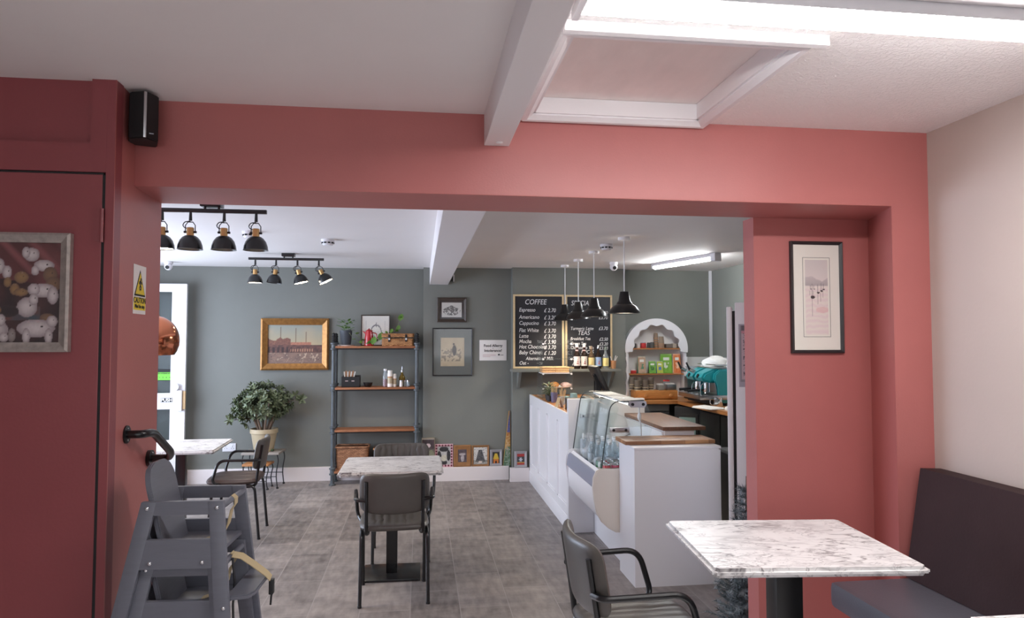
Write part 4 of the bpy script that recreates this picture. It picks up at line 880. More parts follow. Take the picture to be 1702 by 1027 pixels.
# second shelf
p0, p1 = at(568, 641, Y=7.98), at(598, 626, Y=7.98)
t = thing('cutlery_box', 'black cutlery caddy with napkins and wooden stirrers on the second shelf board', 'caddy', ((p0.x + p1.x) / 2, 8.03, ZS2))
w_ = p1.x - p0.x; h_ = p1.z - ZS2
a = MB(); a.box(-w_ / 2, w_ / 2, -.07, -.064, 0, h_).box(-w_ / 2, w_ / 2, .064, .07, 0, h_ * 1.1).box(-w_ / 2, -w_ / 2 + .006, -.064, .064, 0, h_).box(w_ / 2 - .006, w_ / 2, -.064, .064, 0, h_).box(-w_ / 2, w_ / 2, -.07, .07, 0, .006).box(-.003, .003, -.064, .064, .006, h_)
a.build('box', MATTE, t, smooth=False)
for i in range(7): MB().strip([(-w_ * .33 + i * .012, .0, .02), (-w_ * .40 + i * .02, .01, h_ + .055 + .01 * (i % 2))], (.012, .004, 0), .002).build('napkin', KRAFT if i % 2 else PAPER, t)
for x in (-w_ * .2, w_ * .15): MB().box(x - .02, x + .012, -.0705, -.069, h_ * .55, h_ * .66).build('slot', STEEL, t)
t = thing('black_bowl', 'small black bowl on the second shelf board', 'bowl', (sx(612), 8.0, ZS2)); MB().lathe([(.001, 0), (.03, 0), (.045, .02), (.052, .05), (.049, .05), (.042, .024), (.028, .006), (.001, .006)], 20, cap=False).build('bowl', BLACK, t)
t = bottle('clear bottle of red drink with white cap on the second shelf board', sx(640.5), 8.0, ZS2, .20, .027, BOT, PLASTIC, None, None, .6, name='squash_bottle')
MB().lathe([(.026, .003), (.0265, .085), (.001, .085)], 16).build('red_drink', PINKL, t)
for pxx, h_, lab in ((648.5, .185, 'tall white sauce bottle next to the red drink'), (656, .145, 'shorter white sauce bottle beside the tall one')):
    t = thing('sauce_bottle', lab, 'bottle', (sx(pxx), 7.99 + (.02 if h_ < .15 else 0), ZS2)); r = .028 if h_ > .15 else .022
    MB().lathe([(r, 0), (r, h_ * .8), (r * .9, h_ * .84)], 18).build('body', PAPER, t); MB().lathe([(r * .92, h_ * .84), (r * .92, h_ * .97), (r * .8, h_)], 18).build('cap', PAPER, t); MB().lathe([(r * 1.015, h_ * .2), (r * 1.015, h_ * .6)], 18, cap=False).build('label', CREAM, t); MB().lathe([(r * 1.02, h_ * .56), (r * 1.02, h_ * .63)], 18, cap=False).build('brand_band', KRAFT, t)
t = thing('oil_bottle', 'olive oil bottle with steel pourer behind the shakers', 'bottle', (sx(668.5, 8.06), 8.06, ZS2))
MB().lathe([(.034, 0), (.035, .01), (.035, .10), (.014, .14), (.013, .165)], 18).build('glass', OILG, t); MB().lathe([(.015, .16), (.015, .185), (.005, .19), (.005, .225), (.003, .23)], 12).build('pourer', CHROME, t)
for pxx, lab in ((667, 'white topped salt shaker in front of the oil bottle'), (673, 'glass pepper shaker just beside the salt shaker'), (678.5, 'glass shaker at the end of the second shelf board')):
    t = thing('shaker', lab, 'shaker', (sx(pxx, 7.98), 7.98 + (.03 if pxx == 673 else 0), ZS2)); MB().lathe([(.017, 0), (.019, .01), (.016, .06)], 14).build('glass', PAPER if pxx == 667 else BOT, t); MB().lathe([(.0165, .058), (.0165, .072), (.008, .08), (.001, .08)], 14).build('lid', CHROME, t)
# baskets on the lowest board
for px0, px1, py0, lab in ((553, 613, 741, 'big brown wicker basket on the lowest shelf board'), (621, 682, 744, 'brown wicker basket mostly hidden behind the far armchair')):
    p0, p1 = at(px0, 760, Y=7.97), at(px1, py0, Y=7.97); p0.x = max(p0.x, SXA + .03); p1.x = min(p1.x, SXB - .03); w_ = p1.x - p0.x; h_ = p1.z - ZS4 - .01
    t = thing('wicker_basket', lab, 'basket', ((p0.x + p1.x) / 2, 8.055, ZS4)); weave(w_ - .01, .205, h_, WICK, 'body', t, 0, .03, .0045, .0145, .06); MB().tube([(*p, h_) for p in rrect(w_ + .0, .212, .03, 4)], .010, 8, closed=True).build('rim', WICK, t)
# ------------------------------------------------------------------ pictures on the far walls
def townscape(u, v):
    "a generic hazy harbour square"
    if v > .48:
        c = mixc((176, 160, 128), (146, 150, 140), (v - .48) * 2); c = mixc(c, (196, 164, 130), .8 * max(0, vnoise(u * 4, v * 6) - .5))
        for x, h in ((.23, .95), (.51, .92), (.70, .82)):
            if abs(u - x) < .006 and v < h: c = (96, 70, 56)
        if u < .42 and v < .58 + .10 * vnoise(u * 22, 2) * (1.3 - u): c = mixc((136, 92, 74), (104, 70, 62), vnoise(u * 50, v * 40))
        elif u < .80 and v < .55: c = mixc((186, 128, 100), (150, 96, 80), vnoise(u * 60, v * 50))
    elif v > .28:
        c = mixc((120, 82, 70), (70, 50, 48), vnoise(u * 34, v * 26)); 
        if u < .44 and math.sin(u * 75) > .2 and v < .42: c = (60, 42, 42)
        if .42 < u < .85 and math.sin(u * 140) > .3 and .30 < v < .38: c = (170, 126, 100)
    else:
        c = mixc((140, 112, 96), (112, 90, 82), vnoise(u * 9, v * 20))
        if vnoise(u * 44, v * 26) > .70: c = mixc((60, 46, 44), (190, 164, 140), hsh(int(u * 44), int(v * 26)))
    return c
p0, p1 = at(435, 529, Y=8.25), at(546.5, 614.5, Y=8.25)
picture('framed_painting', 'gilt framed painting of a hazy square above the potted plant', (p0.x + p1.x) / 2, (p0.z + p1.z) / 2, 8.25, p1.x - p0.x, p0.z - p1.z, .075, .05, GOLD, townscape, 90, 70, cat='painting', glass=False)
def etch(u, v):
    c = (206, 204, 198)
    if blob(u, v, .5, .42, .44, .30) < 1 and vnoise(u * 26, v * 18) > .42: c = mixc((60, 58, 58), (160, 156, 152), vnoise(u * 50, v * 50))
    if blob(u, v, .48, .62, .14, .2) < 1 and vnoise(u * 30, v * 30) > .35: c = (110, 106, 104)
    return c
p0, p1 = at(726, 494.5, Y=8.05), at(775.5, 535.5, Y=8.05)
picture('framed_etching', 'small black and white etching in a wide dark frame high on the chimney breast', (p0.x + p1.x) / 2, (p0.z + p1.z) / 2, 8.055, p1.x - p0.x, p0.z - p1.z, .035, .03, DARKW, etch, 60, 45, mount=M('dark_mount', (64, 54, 50), .8), mw=.022, inner=.012)
def horseman(u, v):
    c = mixc((196, 180, 150), (182, 166, 138), vnoise(u * 5, v * 5))
    if .18 < v < .62 and vnoise(u * 16, v * 20) > .5 and abs(u - .45) < .42: c = mixc(c, (108, 98, 86), .65)
    if blob(u, v, .58, .55, .09, .19) < 1 or blob(u, v, .55, .77, .035, .04) < 1: c = (74, 68, 64)
    return c
p0, p1 = at(719, 545, Y=8.05), at(785, 624.5, Y=8.05)
picture('framed_print', 'old print of a figure on a grey mount in a thin black frame', (p0.x + p1.x) / 2, (p0.z + p1.z) / 2, 8.055, p1.x - p0.x, p0.z - p1.z, .012, .02, CHARF, horseman, 50, 66, mount=GREYM, mw=.082, mh=.10)
p0, p1 = at(797, 565, Y=8.05), at(842, 599, Y=8.05); t = thing('allergy_notice', 'white food allergy notice pinned to the grey chimney breast', 'notice', ((p0.x + p1.x) / 2, 8.054, (p0.z + p1.z) / 2)); w_, h_ = p1.x - p0.x, p0.z - p1.z
MB().box(-w_ / 2, w_ / 2, -.006, 0, -h_ / 2, h_ / 2, bev=.001).build('board', PAPER, t)
text('Food Allergy', .042, INK, t, (0, -.0066, h_ * .22), off=.0009); text('or', .02, GREYINK, t, (0, -.0066, h_ * .1)); text('Intolerance?', .042, INK, t, (0, -.0066, -h_ * .02), off=.0009)
for i in range(3): MB().box(-w_ * .38, w_ * (.10 - .2 * (i == 2)), -.0066, -.006, -h_ * (.22 + .05 * i), -h_ * (.205 + .05 * i)).build('small_print', colm('pink_ink', (196, 160, 160)), t)
a = MB(); a.prism([(w_ * .18, -h_ * .25), (w_ * .25, -h_ * .25), (w_ * .25, -h_ * .2), (w_ * .215, -h_ * .17), (w_ * .18, -h_ * .2)], 'y', -.0067, -.006); a.build('emblem', INK, t); MB().box(w_ * .27, w_ * .38, -.0066, -.006, -h_ * .25, -h_ * .22).build('small_print', GREYINK, t)
# blackboards
def blackboard(label, px0, py0, px1, py1, lines, seed):
    p0, p1 = at(px0, py0, Y=7.9), at(px1, py1, Y=7.9); w_, h_ = p1.x - p0.x, p0.z - p1.z
    t = thing('menu_blackboard', label, 'blackboard', ((p0.x + p1.x) / 2, 7.914, (p0.z + p1.z) / 2)); f = .022
    for b in ((-w_ / 2, w_ / 2, h_ / 2 - f, h_ / 2), (-w_ / 2, w_ / 2, -h_ / 2, -h_ / 2 + f), (-w_ / 2, -w_ / 2 + f, -h_ / 2 + f, h_ / 2 - f), (w_ / 2 - f, w_ / 2, -h_ / 2 + f, h_ / 2 - f)): MB().box(b[0], b[1], -.02, 0, b[2], b[3], bev=.002).build('frame_rail', PALEW, t)
    MB().box(-w_ / 2 + f, w_ / 2 - f, -.010, -.002, -h_ / 2 + f, h_ / 2 - f).build('slate', BOARD, t, smooth=False)
    for s_, x, y, sz, al in lines:
        p = at(x, y, Y=7.9); text(s_, sz, CHALK, t, (p.x - t.location.x, -.0112, p.z - t.location.z), align=al, shear=.2, off=.0002, name='chalk_writing', sx=.86)
    return t
L_ = 'LEFT'; B1 = [('COFFEE', 872, 502, .085, L_)]
for nm, pr_, y in (('Espresso', '£ 2.70', 515), ('Americano', '£ 3.20', 527), ('Cappucino', '£ 3.70', 537), ('Flat White', '£ 3.70', 549), ('Latte', '£ 3.70', 558.5), ('Mocha', '£ 3.90', 567.5), ('Hot Chocolate', '£ 3.70', 576.5), ('Baby Chino', '£ 1.20', 586)):
    B1 += [(nm, 862.5, y, .062, L_), (pr_, 904, y + 1, .064, L_)]
B1 += [('Alternative* Milk', 874, 596, .054, L_), ('Oat -', 863, 603.5, .058, L_)]
blackboard('blackboard headed COFFEE above the green wall shelf', 853, 489, 937.5, 612, B1, 1)
B2 = [('SPECIALTY', 949, 504, .08, L_)]
for nm, pr_, y in (('Chai Latte', '£3.70', 520), ('Matcha Latte', '£3.70', 528), ('Turmeric Latte', '£3.70', 546)): B2 += [(nm, 948, y, .052, L_), (pr_, 995, y, .056, L_)]
B2 += [('TEAS', 960, 553.5, .075, L_)]
for nm, pr_, y in (('Breakfast Tea', '£2.50', 563), ('Green Tea', '£3.20', 571), ('Chamomile Tea', '£3.20', 578)): B2 += [(nm, 948, y, .05, L_), (pr_, 996, y + 1, .053, L_)]
B2 += [('JUICES', 966, 585, .06, L_), ('Orange', 951, 596, .05, L_), ('Apple', 951, 605, .05, L_)]
blackboard('blackboard headed SPECIALTY behind the syrup bottles', 939.5, 490, 1018, 613, B2, 2)
# wall shelf with syrups
zs = at(940, 613.5, Y=7.72).z
t = thing('wall_shelf', 'green painted wall shelf under the blackboards', 'shelf', (0, 0, 0))
MB().box(1.02, 2.27, 7.70, 7.914, zs - .03, zs, bev=.003).build('board', GREEN, t)
for x in (1.10, 2.17): MB().prism([(7.72, zs - .031), (7.913, zs - .031), (7.913, zs - .22), (7.89, zs - .22)], 'x', x, x + .03).build('bracket', GREEN, t)
for pxx, h_, bm_, lm, cap, lab in ((959, .29, AMB, (226, 214, 210), PAPER, 'dark syrup bottle with pale label, the one beside the till screen'), (971, .29, AMB, (224, 216, 208), PAPER, 'dark syrup bottle with pale label, second from the till screen'), (983, .26, AMB2, (226, 208, 150), CARD, 'amber syrup bottle with plain yellow label on the wall shelf'), (994.5, .27, AMB, (140, 166, 206), CHROME, 'syrup bottle with blue label and steel pourer on the wall shelf'), (1006.5, .25, BOT, (236, 222, 150), colm('green_cap', (120, 130, 120)), 'clear syrup bottle with yellow label beside the paper cup')):
    p = at(pxx, 612, Y=7.79); t = thing('syrup_bottle', lab, 'bottle', (p.x, 7.79, zs + .0005), 0, 'syrup bottles on the wall shelf'); r = .036
    MB().lathe([(r * .9, 0), (r, .008), (r, h_ * .52), (r * .85, h_ * .6), (r * .4, h_ * .72), (r * .36, h_ * .9)], 16).build('glass', bm_, t)
    MB().lathe([(r * .48, h_ * .86), (r * .48, h_ * .96), (r * .3, h_), (.001, h_)], 12).build('cap', cap, t)
    MB().lathe([(r * 1.02, h_ * .12), (r * 1.02, h_ * .49)], 16, cap=False).build('label', colm('label_%d' % pxx, lm, .6), t)
    a = MB(); an = -PI / 2 - .18
    for k in range(3): a.box(-.012 + .006 * k, .012 - .004 * k, -r * 1.06, -r * 1.02, h_ * (.2 + .07 * k), h_ * (.235 + .07 * k))
    a.build('label_motif', colm('motif_%d' % pxx, (150, 60, 50) if pxx < 980 else (200, 96, 60) if pxx == 994.5 else (206, 178, 110)), t)
    if pxx < 980:
        for q in (.66, .84): MB().lathe([(r * .47, h_ * q), (r * .47, h_ * (q + .09))], 12, cap=False).build('neck_label', colm('rose_neck', (226, 188, 184)), t)
p = at(1019.5, 611, Y=7.79); t = thing('kraft_cup', 'brown card cup with white spoons at the end of the wall shelf', 'cup', (p.x, 7.79, zs + .0005))
MB().lathe([(.026, 0), (.035, .092), (.033, .092), (.025, .004), (.001, .004)], 18, cap=False).build('cup', KRAFT, t)
for i, (dx, dz) in enumerate(((-.035, .14), (.03, .15), (.05, .14))): MB().strip([(0, .004 * i, .01), (dx * .6, .004 * i, .1), (dx, .004 * i, dz)], (.009, 0, .003), .0015).build('spoon', PAPER, t)
# double socket, detector, cameras
p0, p1 = at(370, 737, Y=8.245), at(392, 750, Y=8.245); t = thing('double_socket', 'white double power socket on the alcove wall by the plant', 'socket', ((p0.x + p1.x) / 2, 8.249, (p0.z + p1.z) / 2)); w_, h_ = p1.x - p0.x, p0.z - p1.z
MB().box(-w_ / 2, w_ / 2, -.01, 0, -h_ / 2, h_ / 2, bev=.003).build('plate', PLASTIC, t)
for x in (-w_ * .25, w_ * .25):
    MB().box(x - .005, x + .005, -.0135, -.009, h_ * .25, h_ * .4).build('switch', PLASTIC, t)
    for dx, dz in ((0, .08), (-.012, -.12), (.012, -.12)): MB().box(x + dx - .0025, x + dx + .0025, -.0106, -.0098, h_ * dz - .004, h_ * dz + .004).build('pin_hole', INK, t)
def detector(label, px, py):
    p = at(px, py, Z=2.425); t = thing('smoke_detector', label, 'smoke detector', (p.x, p.y, ZC), 0, 'ceiling smoke detectors')
    MB().lathe([(.055, -.001), (.055, -.016), (.05, -.02)], 24).build('base', PLASTIC, t); MB().lathe([(.05, -.02), (.05, -.034), (.036, -.05), (.001, -.052)], 24).build('head', PLASTIC, t)
    for k in range(10):
        a = 2 * PI * k / 10; MB().box(-.011, .011, -.002, .002, -.036, -.024).build('vent', INK, t, (.0495 * math.cos(a), .0495 * math.sin(a), 0), (0, 0, a + PI / 2))
detector('white smoke detector between the two spotlight bars and the beam', 545, 401); detector('white smoke detector among the pendant flexes', 1008, 409); detector('white smoke detector half hidden behind the front spotlight bar', 415, 388)
def cctv(label, px, py):
    p = at(px, py, Z=2.40); t = thing('security_camera', label, 'security camera', (p.x, min(p.y, 7.86 if px > 900 else 8.16), ZC))
    MB().lathe([(.045, -.001), (.045, -.02), (.04, -.028)], 20).build('base', PLASTIC, t); MB().ball((0, 0, -.05), .042, .042, .042, 18).build('dome', PLASTIC, t); MB().tube([(.0, -.036, -.062), (.0, -.043, -.066)], .02, 14).build('lens', INK, t)
cctv('white dome camera on the ceiling above the open shop door', 280, 441); cctv('white dome camera on the ceiling near the arched niche', 1020, 442)
p = at(756, 462, Y=8.02); t = thing('motion_sensor', 'tiny white and black sensor tucked behind the end of the far beam', 'sensor', (p.x - .03, 8.03, p.z)); MB().box(-.05, .012, -.012, .024, -.035, .03, bev=.004).build('body', MATTE, t); MB().box(.013, .024, -.014, .024, -.04, .04, bev=.003).build('cover', PLASTIC, t)
# ------------------------------------------------------------------ things standing on the skirting ledge
def moll(c0, c1, sc_): return lambda u, v: mixc(c0, c1, vnoise(u * sc_, v * sc_ * 1.3))
ZL = .1555
def ledge(label, px0, px1, py0, fw, fm, fn, y=8.05, nx=40, ny=50, name='standing_frame', fd=.018, glass=True, pyb=777):
    p0, p1 = at(px0, py0, Y=8.03 if y > 8 else 7.89), at(px1, py0, Y=8.03 if y > 8 else 7.89); w_ = p1.x - p0.x; h_ = p0.z - ZL
    return picture(name, label, (p0.x + p1.x) / 2, ZL + h_ / 2, y - .008, w_, h_, fw, fd, fm, fn, nx, ny, rx=R(-2), cat='picture frame', glass=glass)
def canvas(u, v):
    c = mixc((120, 112, 104), (90, 84, 84), vnoise(u * 7, v * 12))
    if v > .94: c = (216, 206, 190)
    elif v > .62:
        c = mixc((96, 78, 82), (60, 50, 56), vnoise(u * 12, v * 12))
        if blob(u, v, .5, .74, .2, .07) < 1: c = (226, 206, 206)
    elif blob(u, v, .75, .35, .25, .25) < 1: c = mixc((126, 130, 100), (150, 150, 130), vnoise(u * 20, v * 20))
    return c
t = ledge('tall photo canvas on the skirting ledge just behind the far armchair', 701, 722.5, 728, .004, CREAM, canvas, fd=.03, glass=False)
def bw(u, v):
    c = (206, 204, 200)
    if blob(u, v, .5, .84, .34, .14) < 1 or blob(u, v, .15, .45, .16, .3) < 1 or blob(u, v, .84, .5, .14, .3) < 1 or blob(u, v, .5, .12, .24, .14) < 1: c = (30, 28, 30)
    if blob(u, v, .5, .36, .22, .18) < 1: c = (226, 220, 196)
    return mixc(c, (120, 118, 118), .3 * vnoise(u * 20, v * 20))
FRP = M('pink_check_frame', (226, 180, 190), .5)
t = ledge('photo in a pink and maroon lattice frame on the skirting ledge', 723, 753, 738.5, .026, FRP, bw, fd=.014)
for c in kids(t):
    if c.name.startswith('frame'): fr_ = c
W_, H_ = .0, .0
bb = [Vector(q) for q in fr_.bound_box]; W_ = max(q.x for q in bb); H_ = max(q.z for q in bb)
a = MB(); nxx, nzz = 6, 8
for i in range(nxx):
    for j in range(nzz):
        if 0 < i < nxx - 1 and 0 < j < nzz - 1: continue
        x = -W_ + (i + .5) * 2 * W_ / nxx; z = -H_ + (j + .5) * 2 * H_ / nzz; s_ = W_ / nxx * .72; a.prism([(x - s_, z), (x, z - s_), (x + s_, z), (x, z + s_)], 'y', -.0155, -.0085)
a.build('lattice_pattern', colm('maroon', (96, 24, 44)), t, smooth=False)
def dogs(u, v):
    c = mixc((110, 96, 102), (70, 60, 66), vnoise(u * 6, v * 8))
    if blob(u, v, .5, .62, .36, .1) < 1 or blob(u, v, .52, .3, .2, .26) < 1: c = mixc((216, 208, 206), (150, 140, 142), vnoise(u * 14, v * 14))
    return c
ledge('photo in a wide brown wooden frame on the skirting ledge', 754, 783, 740, .05, BROWNF, dogs)
def tree_pic(u, v):
    c = (222, 220, 214) if vnoise(u * 30, v * 30) < .75 else (120, 120, 124)
    if .12 < v < .86 and abs(u - .5) < .36 * (.95 - v) + .08: c = mixc((52, 52, 56), (110, 110, 114), vnoise(u * 18, v * 18))
    if v < .25: c = mixc(c, (110, 108, 100), vnoise(u * 12, v * 20))
    if blob(u, v, .5, .13, .14, .07) < 1: c = (226, 210, 196)
    return c
ledge('picture of a grey tree shape in a wooden frame on the skirting ledge', 784, 813, 740.5, .022, BROWNF, tree_pic)
def hive(u, v):
    c = (44, 40, 40)
    if abs(u - .5) < .36 and v < .42: c = mixc((206, 110, 40), (226, 140, 60), vnoise(u * 12, v * 12))
    for k in range(5):
        if abs(v - (.42 + k * .10)) < .055 and abs(u - .5) < .38 - .05 * k: c = mixc((236, 206, 70), (200, 160, 40), abs(math.sin(u * 30)) * .6)
    if abs(u - .5) < .12 and v < .22: c = (36, 30, 30)
    return c
SIL2 = M('beaded_silver_frame', (176, 172, 174), .4, .5, bump=.6, bscale=120)
ledge('small beaded silver frame with yellow beehive picture on the skirting ledge', 814.5, 834.5, 747.5, .028, SIL2, hive)
def star(u, v):
    c = (60, 56, 58); a_ = math.atan2(v - .48, u - .5); rr = math.hypot(u - .5, (v - .48) * 1.2)
    if v > .74 or v < .26: c = mixc((186, 44, 36), (206, 150, 60), 1 if .16 < v < .26 else 0)
    if rr < .2 + .07 * math.cos(a_ * 6): c = (196, 202, 210)
    return c
ledge('small beaded silver frame with red star picture by the counter', 855, 876, 750, .03, SIL2, star, y=7.905)
# mosaic tree triangle
p0, p1, p2 = at(836, 777, Y=8.02), at(853.5, 777, Y=8.02), at(849.5, 683, Y=8.02); w_ = 1.046 - p0.x; h_ = p2.z - ZL
t = thing('mosaic_triangle', 'tall narrow mosaic triangle in blue orange and green leaning in the corner', 'mosaic', (p0.x, 8.035, ZL))
tx = w_ * .80
MB().prism([(0, 0), (w_, 0), (tx + .012, h_), (tx - .006, h_)], 'y', -.008, .01, bev=.002).build('board', colm('gold_edge', (190, 150, 80), .4), t)
cols = [((60, 120, 96), (150, 176, 160)), ((90, 140, 110), (170, 180, 170)), ((206, 150, 80), (226, 190, 140)), ((190, 120, 70), (214, 176, 120)), ((40, 70, 160), (90, 110, 180)), ((50, 90, 150), (120, 90, 130))]
mats_ = [[colm('mosaic_%d_%d' % (i, j), mixc(c[0], c[1], j / 3), .25) for j in range(4)] for i, c in enumerate(cols)]
flat = [m for r_ in mats_ for m in r_]; a = MB(); rn = 46
for k in range(rn):
    z0, z1 = h_ * k / rn, h_ * (k + .9) / rn; xl, xrr = tx * z0 / h_ + .004, w_ + (tx + .010 - w_) * z0 / h_ - .003; m = max(1, int((xrr - xl) / .014))
    for i in range(m):
        x0 = xl + (xrr - xl) * i / m; x1 = xl + (xrr - xl) * (i + .88) / m; q_ = k / rn + (rnd.random() - .5) * .07; bnd = 0 if q_ < .16 else 1 if q_ < .33 else 2 if q_ < .47 else 3 if q_ < .6 else 4 if q_ < .84 else 5
        a.box(x0, x1, -.0105, -.007, z0 + .001, z1, mi=max(0, bnd) * 4 + rnd.randrange(4))
a.build('mosaic_tiles', flat, t, smooth=False)
# ------------------------------------------------------------------ potted shrub on a nest of tables
def nest(label, x, y, w_, d_, h_, topm):
    t = thing('nesting_table', label, 'side table', (x, y, 0), R(-4), 'nest of side tables')
    MB().box(-w_ / 2, w_ / 2, -d_ / 2, d_ / 2, h_ - .022, h_, bev=.003).build('top', topm, t)
    for sx_ in (-1, 1):
        for sy_ in (-1, 1):
            X_, Y_ = sx_ * (w_ / 2 - .02), sy_ * (d_ / 2 - .02)
            MB().tube(fillet([(X_, Y_, h_ - .022), (X_ + sx_ * .014, Y_, h_ * .78), (X_ - sx_ * .012, Y_, h_ * .4), (X_ + sx_ * .006, Y_, .006)], .08, 6), .006, 8).build('leg', IRON, t); MB().lathe([(.013, 0), (.013, .012), (.007, .02)], 10, (X_ + sx_ * .006, Y_, 0)).build('foot', IRON, t)
    for sy_ in (-1, 1): MB().tube([(-w_ / 2 + .028, sy_ * (d_ / 2 - .02), h_ * .33), (w_ / 2 - .028, sy_ * (d_ / 2 - .02), h_ * .33)], .004, 6).build('stretcher', IRON, t)
    return t
nest('bigger iron nesting table with pale top carrying the potted shrub', -1.70, 8.0, .40, .30, .385, colm('grey_stone_top', (150, 142, 134), .5)); nest('smaller iron nesting table with wooden top under the bigger one', -1.735, 7.90, .28, .22, .275, OAK)
t = thing('potted_shrub', 'bushy green shrub in a cream pot on the nesting tables', 'plant', (-1.70, 8.0, .386))
pr_ = .145; ph = .245
MB().lathe([(.001, 0), (.10, 0), (.105, .01), (.136, ph - .05), (.148, ph - .045), (.148, ph), (.136, ph), (.128, ph - .04)], 32, cap=False).build('pot', CREAM, t); MB().lathe([(.13, ph - .025), (.001, ph - .018)], 24).build('soil', SOIL, t)
a = MB(); a.lathe([(.02, 0), (.014, .006), (.001, .008)], 6, (0, -.132, ph * .55), rot=Matrix.Rotation(PI / 2, 3, 'X')); a.build('relief_flower', CREAM, t)
for dx in (-.1, .1): MB().ball((dx, -.05, .013), .02, .02, .012, 8).build('pot_foot', colm('moss_foot', (60, 80, 50)), t)
br = MB(); lf = MB(); C0 = Vector((-.02, 0, ph + .285))
tips = []
for k in range(8):
    an = 2 * PI * k / 8 + .3; b = Vector((.05 * math.cos(an), .04 * math.sin(an), ph - .03)); m_ = b + Vector((.07 * math.cos(an), .05 * math.sin(an), .16)); e = m_ + Vector((.14 * math.cos(an), .06 * math.sin(an), .16)); br.tube([b, m_, e], [.014, .010, .004], 7); tips.append((m_, e))
for k in range(420):
    th, ph_ = 2 * PI * rnd.random(), math.acos(2 * rnd.random() - 1); rr = (.35 + .65 * rnd.random() ** .5)
    c = C0 + Vector((.32 * rr * math.sin(ph_) * math.cos(th), .165 * rr * math.sin(ph_) * math.sin(th), .215 * rr * math.cos(ph_) + .02 * math.sin(th * 3)))
    if c.x < -.17: c.z -= .06
    if c.z < ph + .12 and abs(c.x) < .15: continue
    up = ((c - C0).normalized() + Vector((0, 0, .35))).normalized(); s0 = up.orthogonal().normalized(); s1 = up.cross(s0)
    for i in range(6):
        a_ = i * 2 * PI / 6 + k; d = (up * (.35 + .4 * (i % 2)) + s0 * math.cos(a_) + s1 * math.sin(a_)).normalized(); L = .045 + .02 * rnd.random(); leaf_quad(lf, c, d, d.cross(up).normalized() * L * .2, L)
for c in (Vector((-.36, -.02, ph + .10)), Vector((-.33, .0, ph + .12)), Vector((.33, -.02, ph + .36)), Vector((.40, -.02, ph + .32)), Vector((.365, 0, ph + .30))):
    for i in range(14):
        d = Vector((rnd.random() - .5, rnd.random() - .5, rnd.random() - .4)).normalized(); leaf_quad(lf, c, d, d.orthogonal().normalized() * .013, .07)
br.tube([Vector((-.05, 0, ph + .12)), Vector((-.22, -.01, ph + .10)), Vector((-.36, -.02, ph + .10))], .004, 5); br.tube([Vector((.1, 0, ph + .2)), Vector((.28, -.01, ph + .3)), Vector((.40, -.02, ph + .32))], .004, 5)
br.build('branches', BARK, t); lf.build('foliage', LEAF, t)
# ------------------------------------------------------------------ back worktops
ZW = .925
t = thing('back_worktop', 'oak L-shaped worktop running under the arched niche and the coffee machine', 'worktop', (0, 0, 0))
MB().prism([(2.30, 7.50), (2.86, 7.50), (2.88, 6.0), (3.505, 6.0), (3.505, 8.045), (2.40, 8.045), (2.40, 7.912), (2.30, 7.912)], 'z', ZW - .035, ZW, bev=.004).build('top', OAK, t)
t = thing('back_cupboard', 'dark grey base cupboard under the oak worktop below the niche', 'cupboard', (0, 0, 0)); MB().box(2.32, 2.78, 7.56, 7.90, .0, ZW - .037).build('carcass', DARKCAB, t)
MB().box(2.325, 2.775, 7.54, 7.56, .1, .80, bev=.003).build('door', DARKCAB, t); MB().box(2.325, 2.775, 7.54, 7.56, .81, ZW - .04, bev=.003).build('drawer', M('grey_drawer', (110, 112, 112), .5), t)
t = thing('bottle_cooler', 'black under-counter cooler with two lit glass doors in the coffee corner', 'drinks cooler', (3.13, 7.40, 0), R(-28))
MB().box(-.30, .24, -.20, .20, .02, ZW - .05, bev=.004).build('body', BLACKP, t)
for x0 in (-.28, -.035):
    MB().box(x0, x0 + .235, -.222, -.201, .12, .80, bev=.004).build('door_frame', BLACKP, t)
    MB().box(x0 + .03, x0 + .205, -.2245, -.2225, .18, .765).build('glass_door', GLASS('cooler_glass_%d' % (x0 * 100), (.8, 1, .98), 1.2, .03, .5, (.55, .75, .74)), t)
t = thing('side_cupboard', 'black open cupboard run under the coffee machine', 'cupboard', (0, 0, 0))
MB().box(2.95, 3.5, 6.05, 7.05, 0, ZW - .037).build('carcass', MATTE, t); MB().box(2.93, 2.95, 6.06, 6.54, .1, .86, bev=.003).build('door', BLACKP, t); MB().box(2.93, 2.95, 6.56, 7.04, .1, .86, bev=.003).build('door', BLACKP, t)
p = at(1196, 742, Y=6.0); t = thing('black_bin', 'black bin with grey lid in the gap beside the white fridge', 'bin', (2.80, 5.80, 0)); MB().hexa([(-.14, -.14, 0), (.14, -.14, 0), (.14, .14, 0), (-.14, .14, 0), (-.16, -.16, .62), (.16, -.16, .62), (.16, .16, .62), (-.16, .16, .62)], bev=.01).build('body', BLACKP, t); MB().box(-.165, .165, -.165, .165, .621, .65, bev=.008).build('lid', colm('grey_lid', (84, 86, 90), .4), t)
MB().tube(fillet([(-.17, -.17, .30), (-.06, -.175, .31), (.05, -.175, .36), (.12, -.172, .42)], .05), .006, 6).build('cable', GREYPL, t)
c = at(1162, 684, Z=ZW); t = tag(MB().hexa([(-.16, -.07, 0), (.10, -.10, 0), (.16, .05, 0), (-.12, .08, 0), (-.15, -.065, .02), (.09, -.09, .012), (.15, .045, .02), (-.11, .07, .026)], bev=.008).build('folded_cloth', CLOTH, None, (2.845, 6.62, ZW + .0005), (0, 0, R(-60))), 'white folded cloth on the oak worktop edge by the coffee machine', 'cloth')
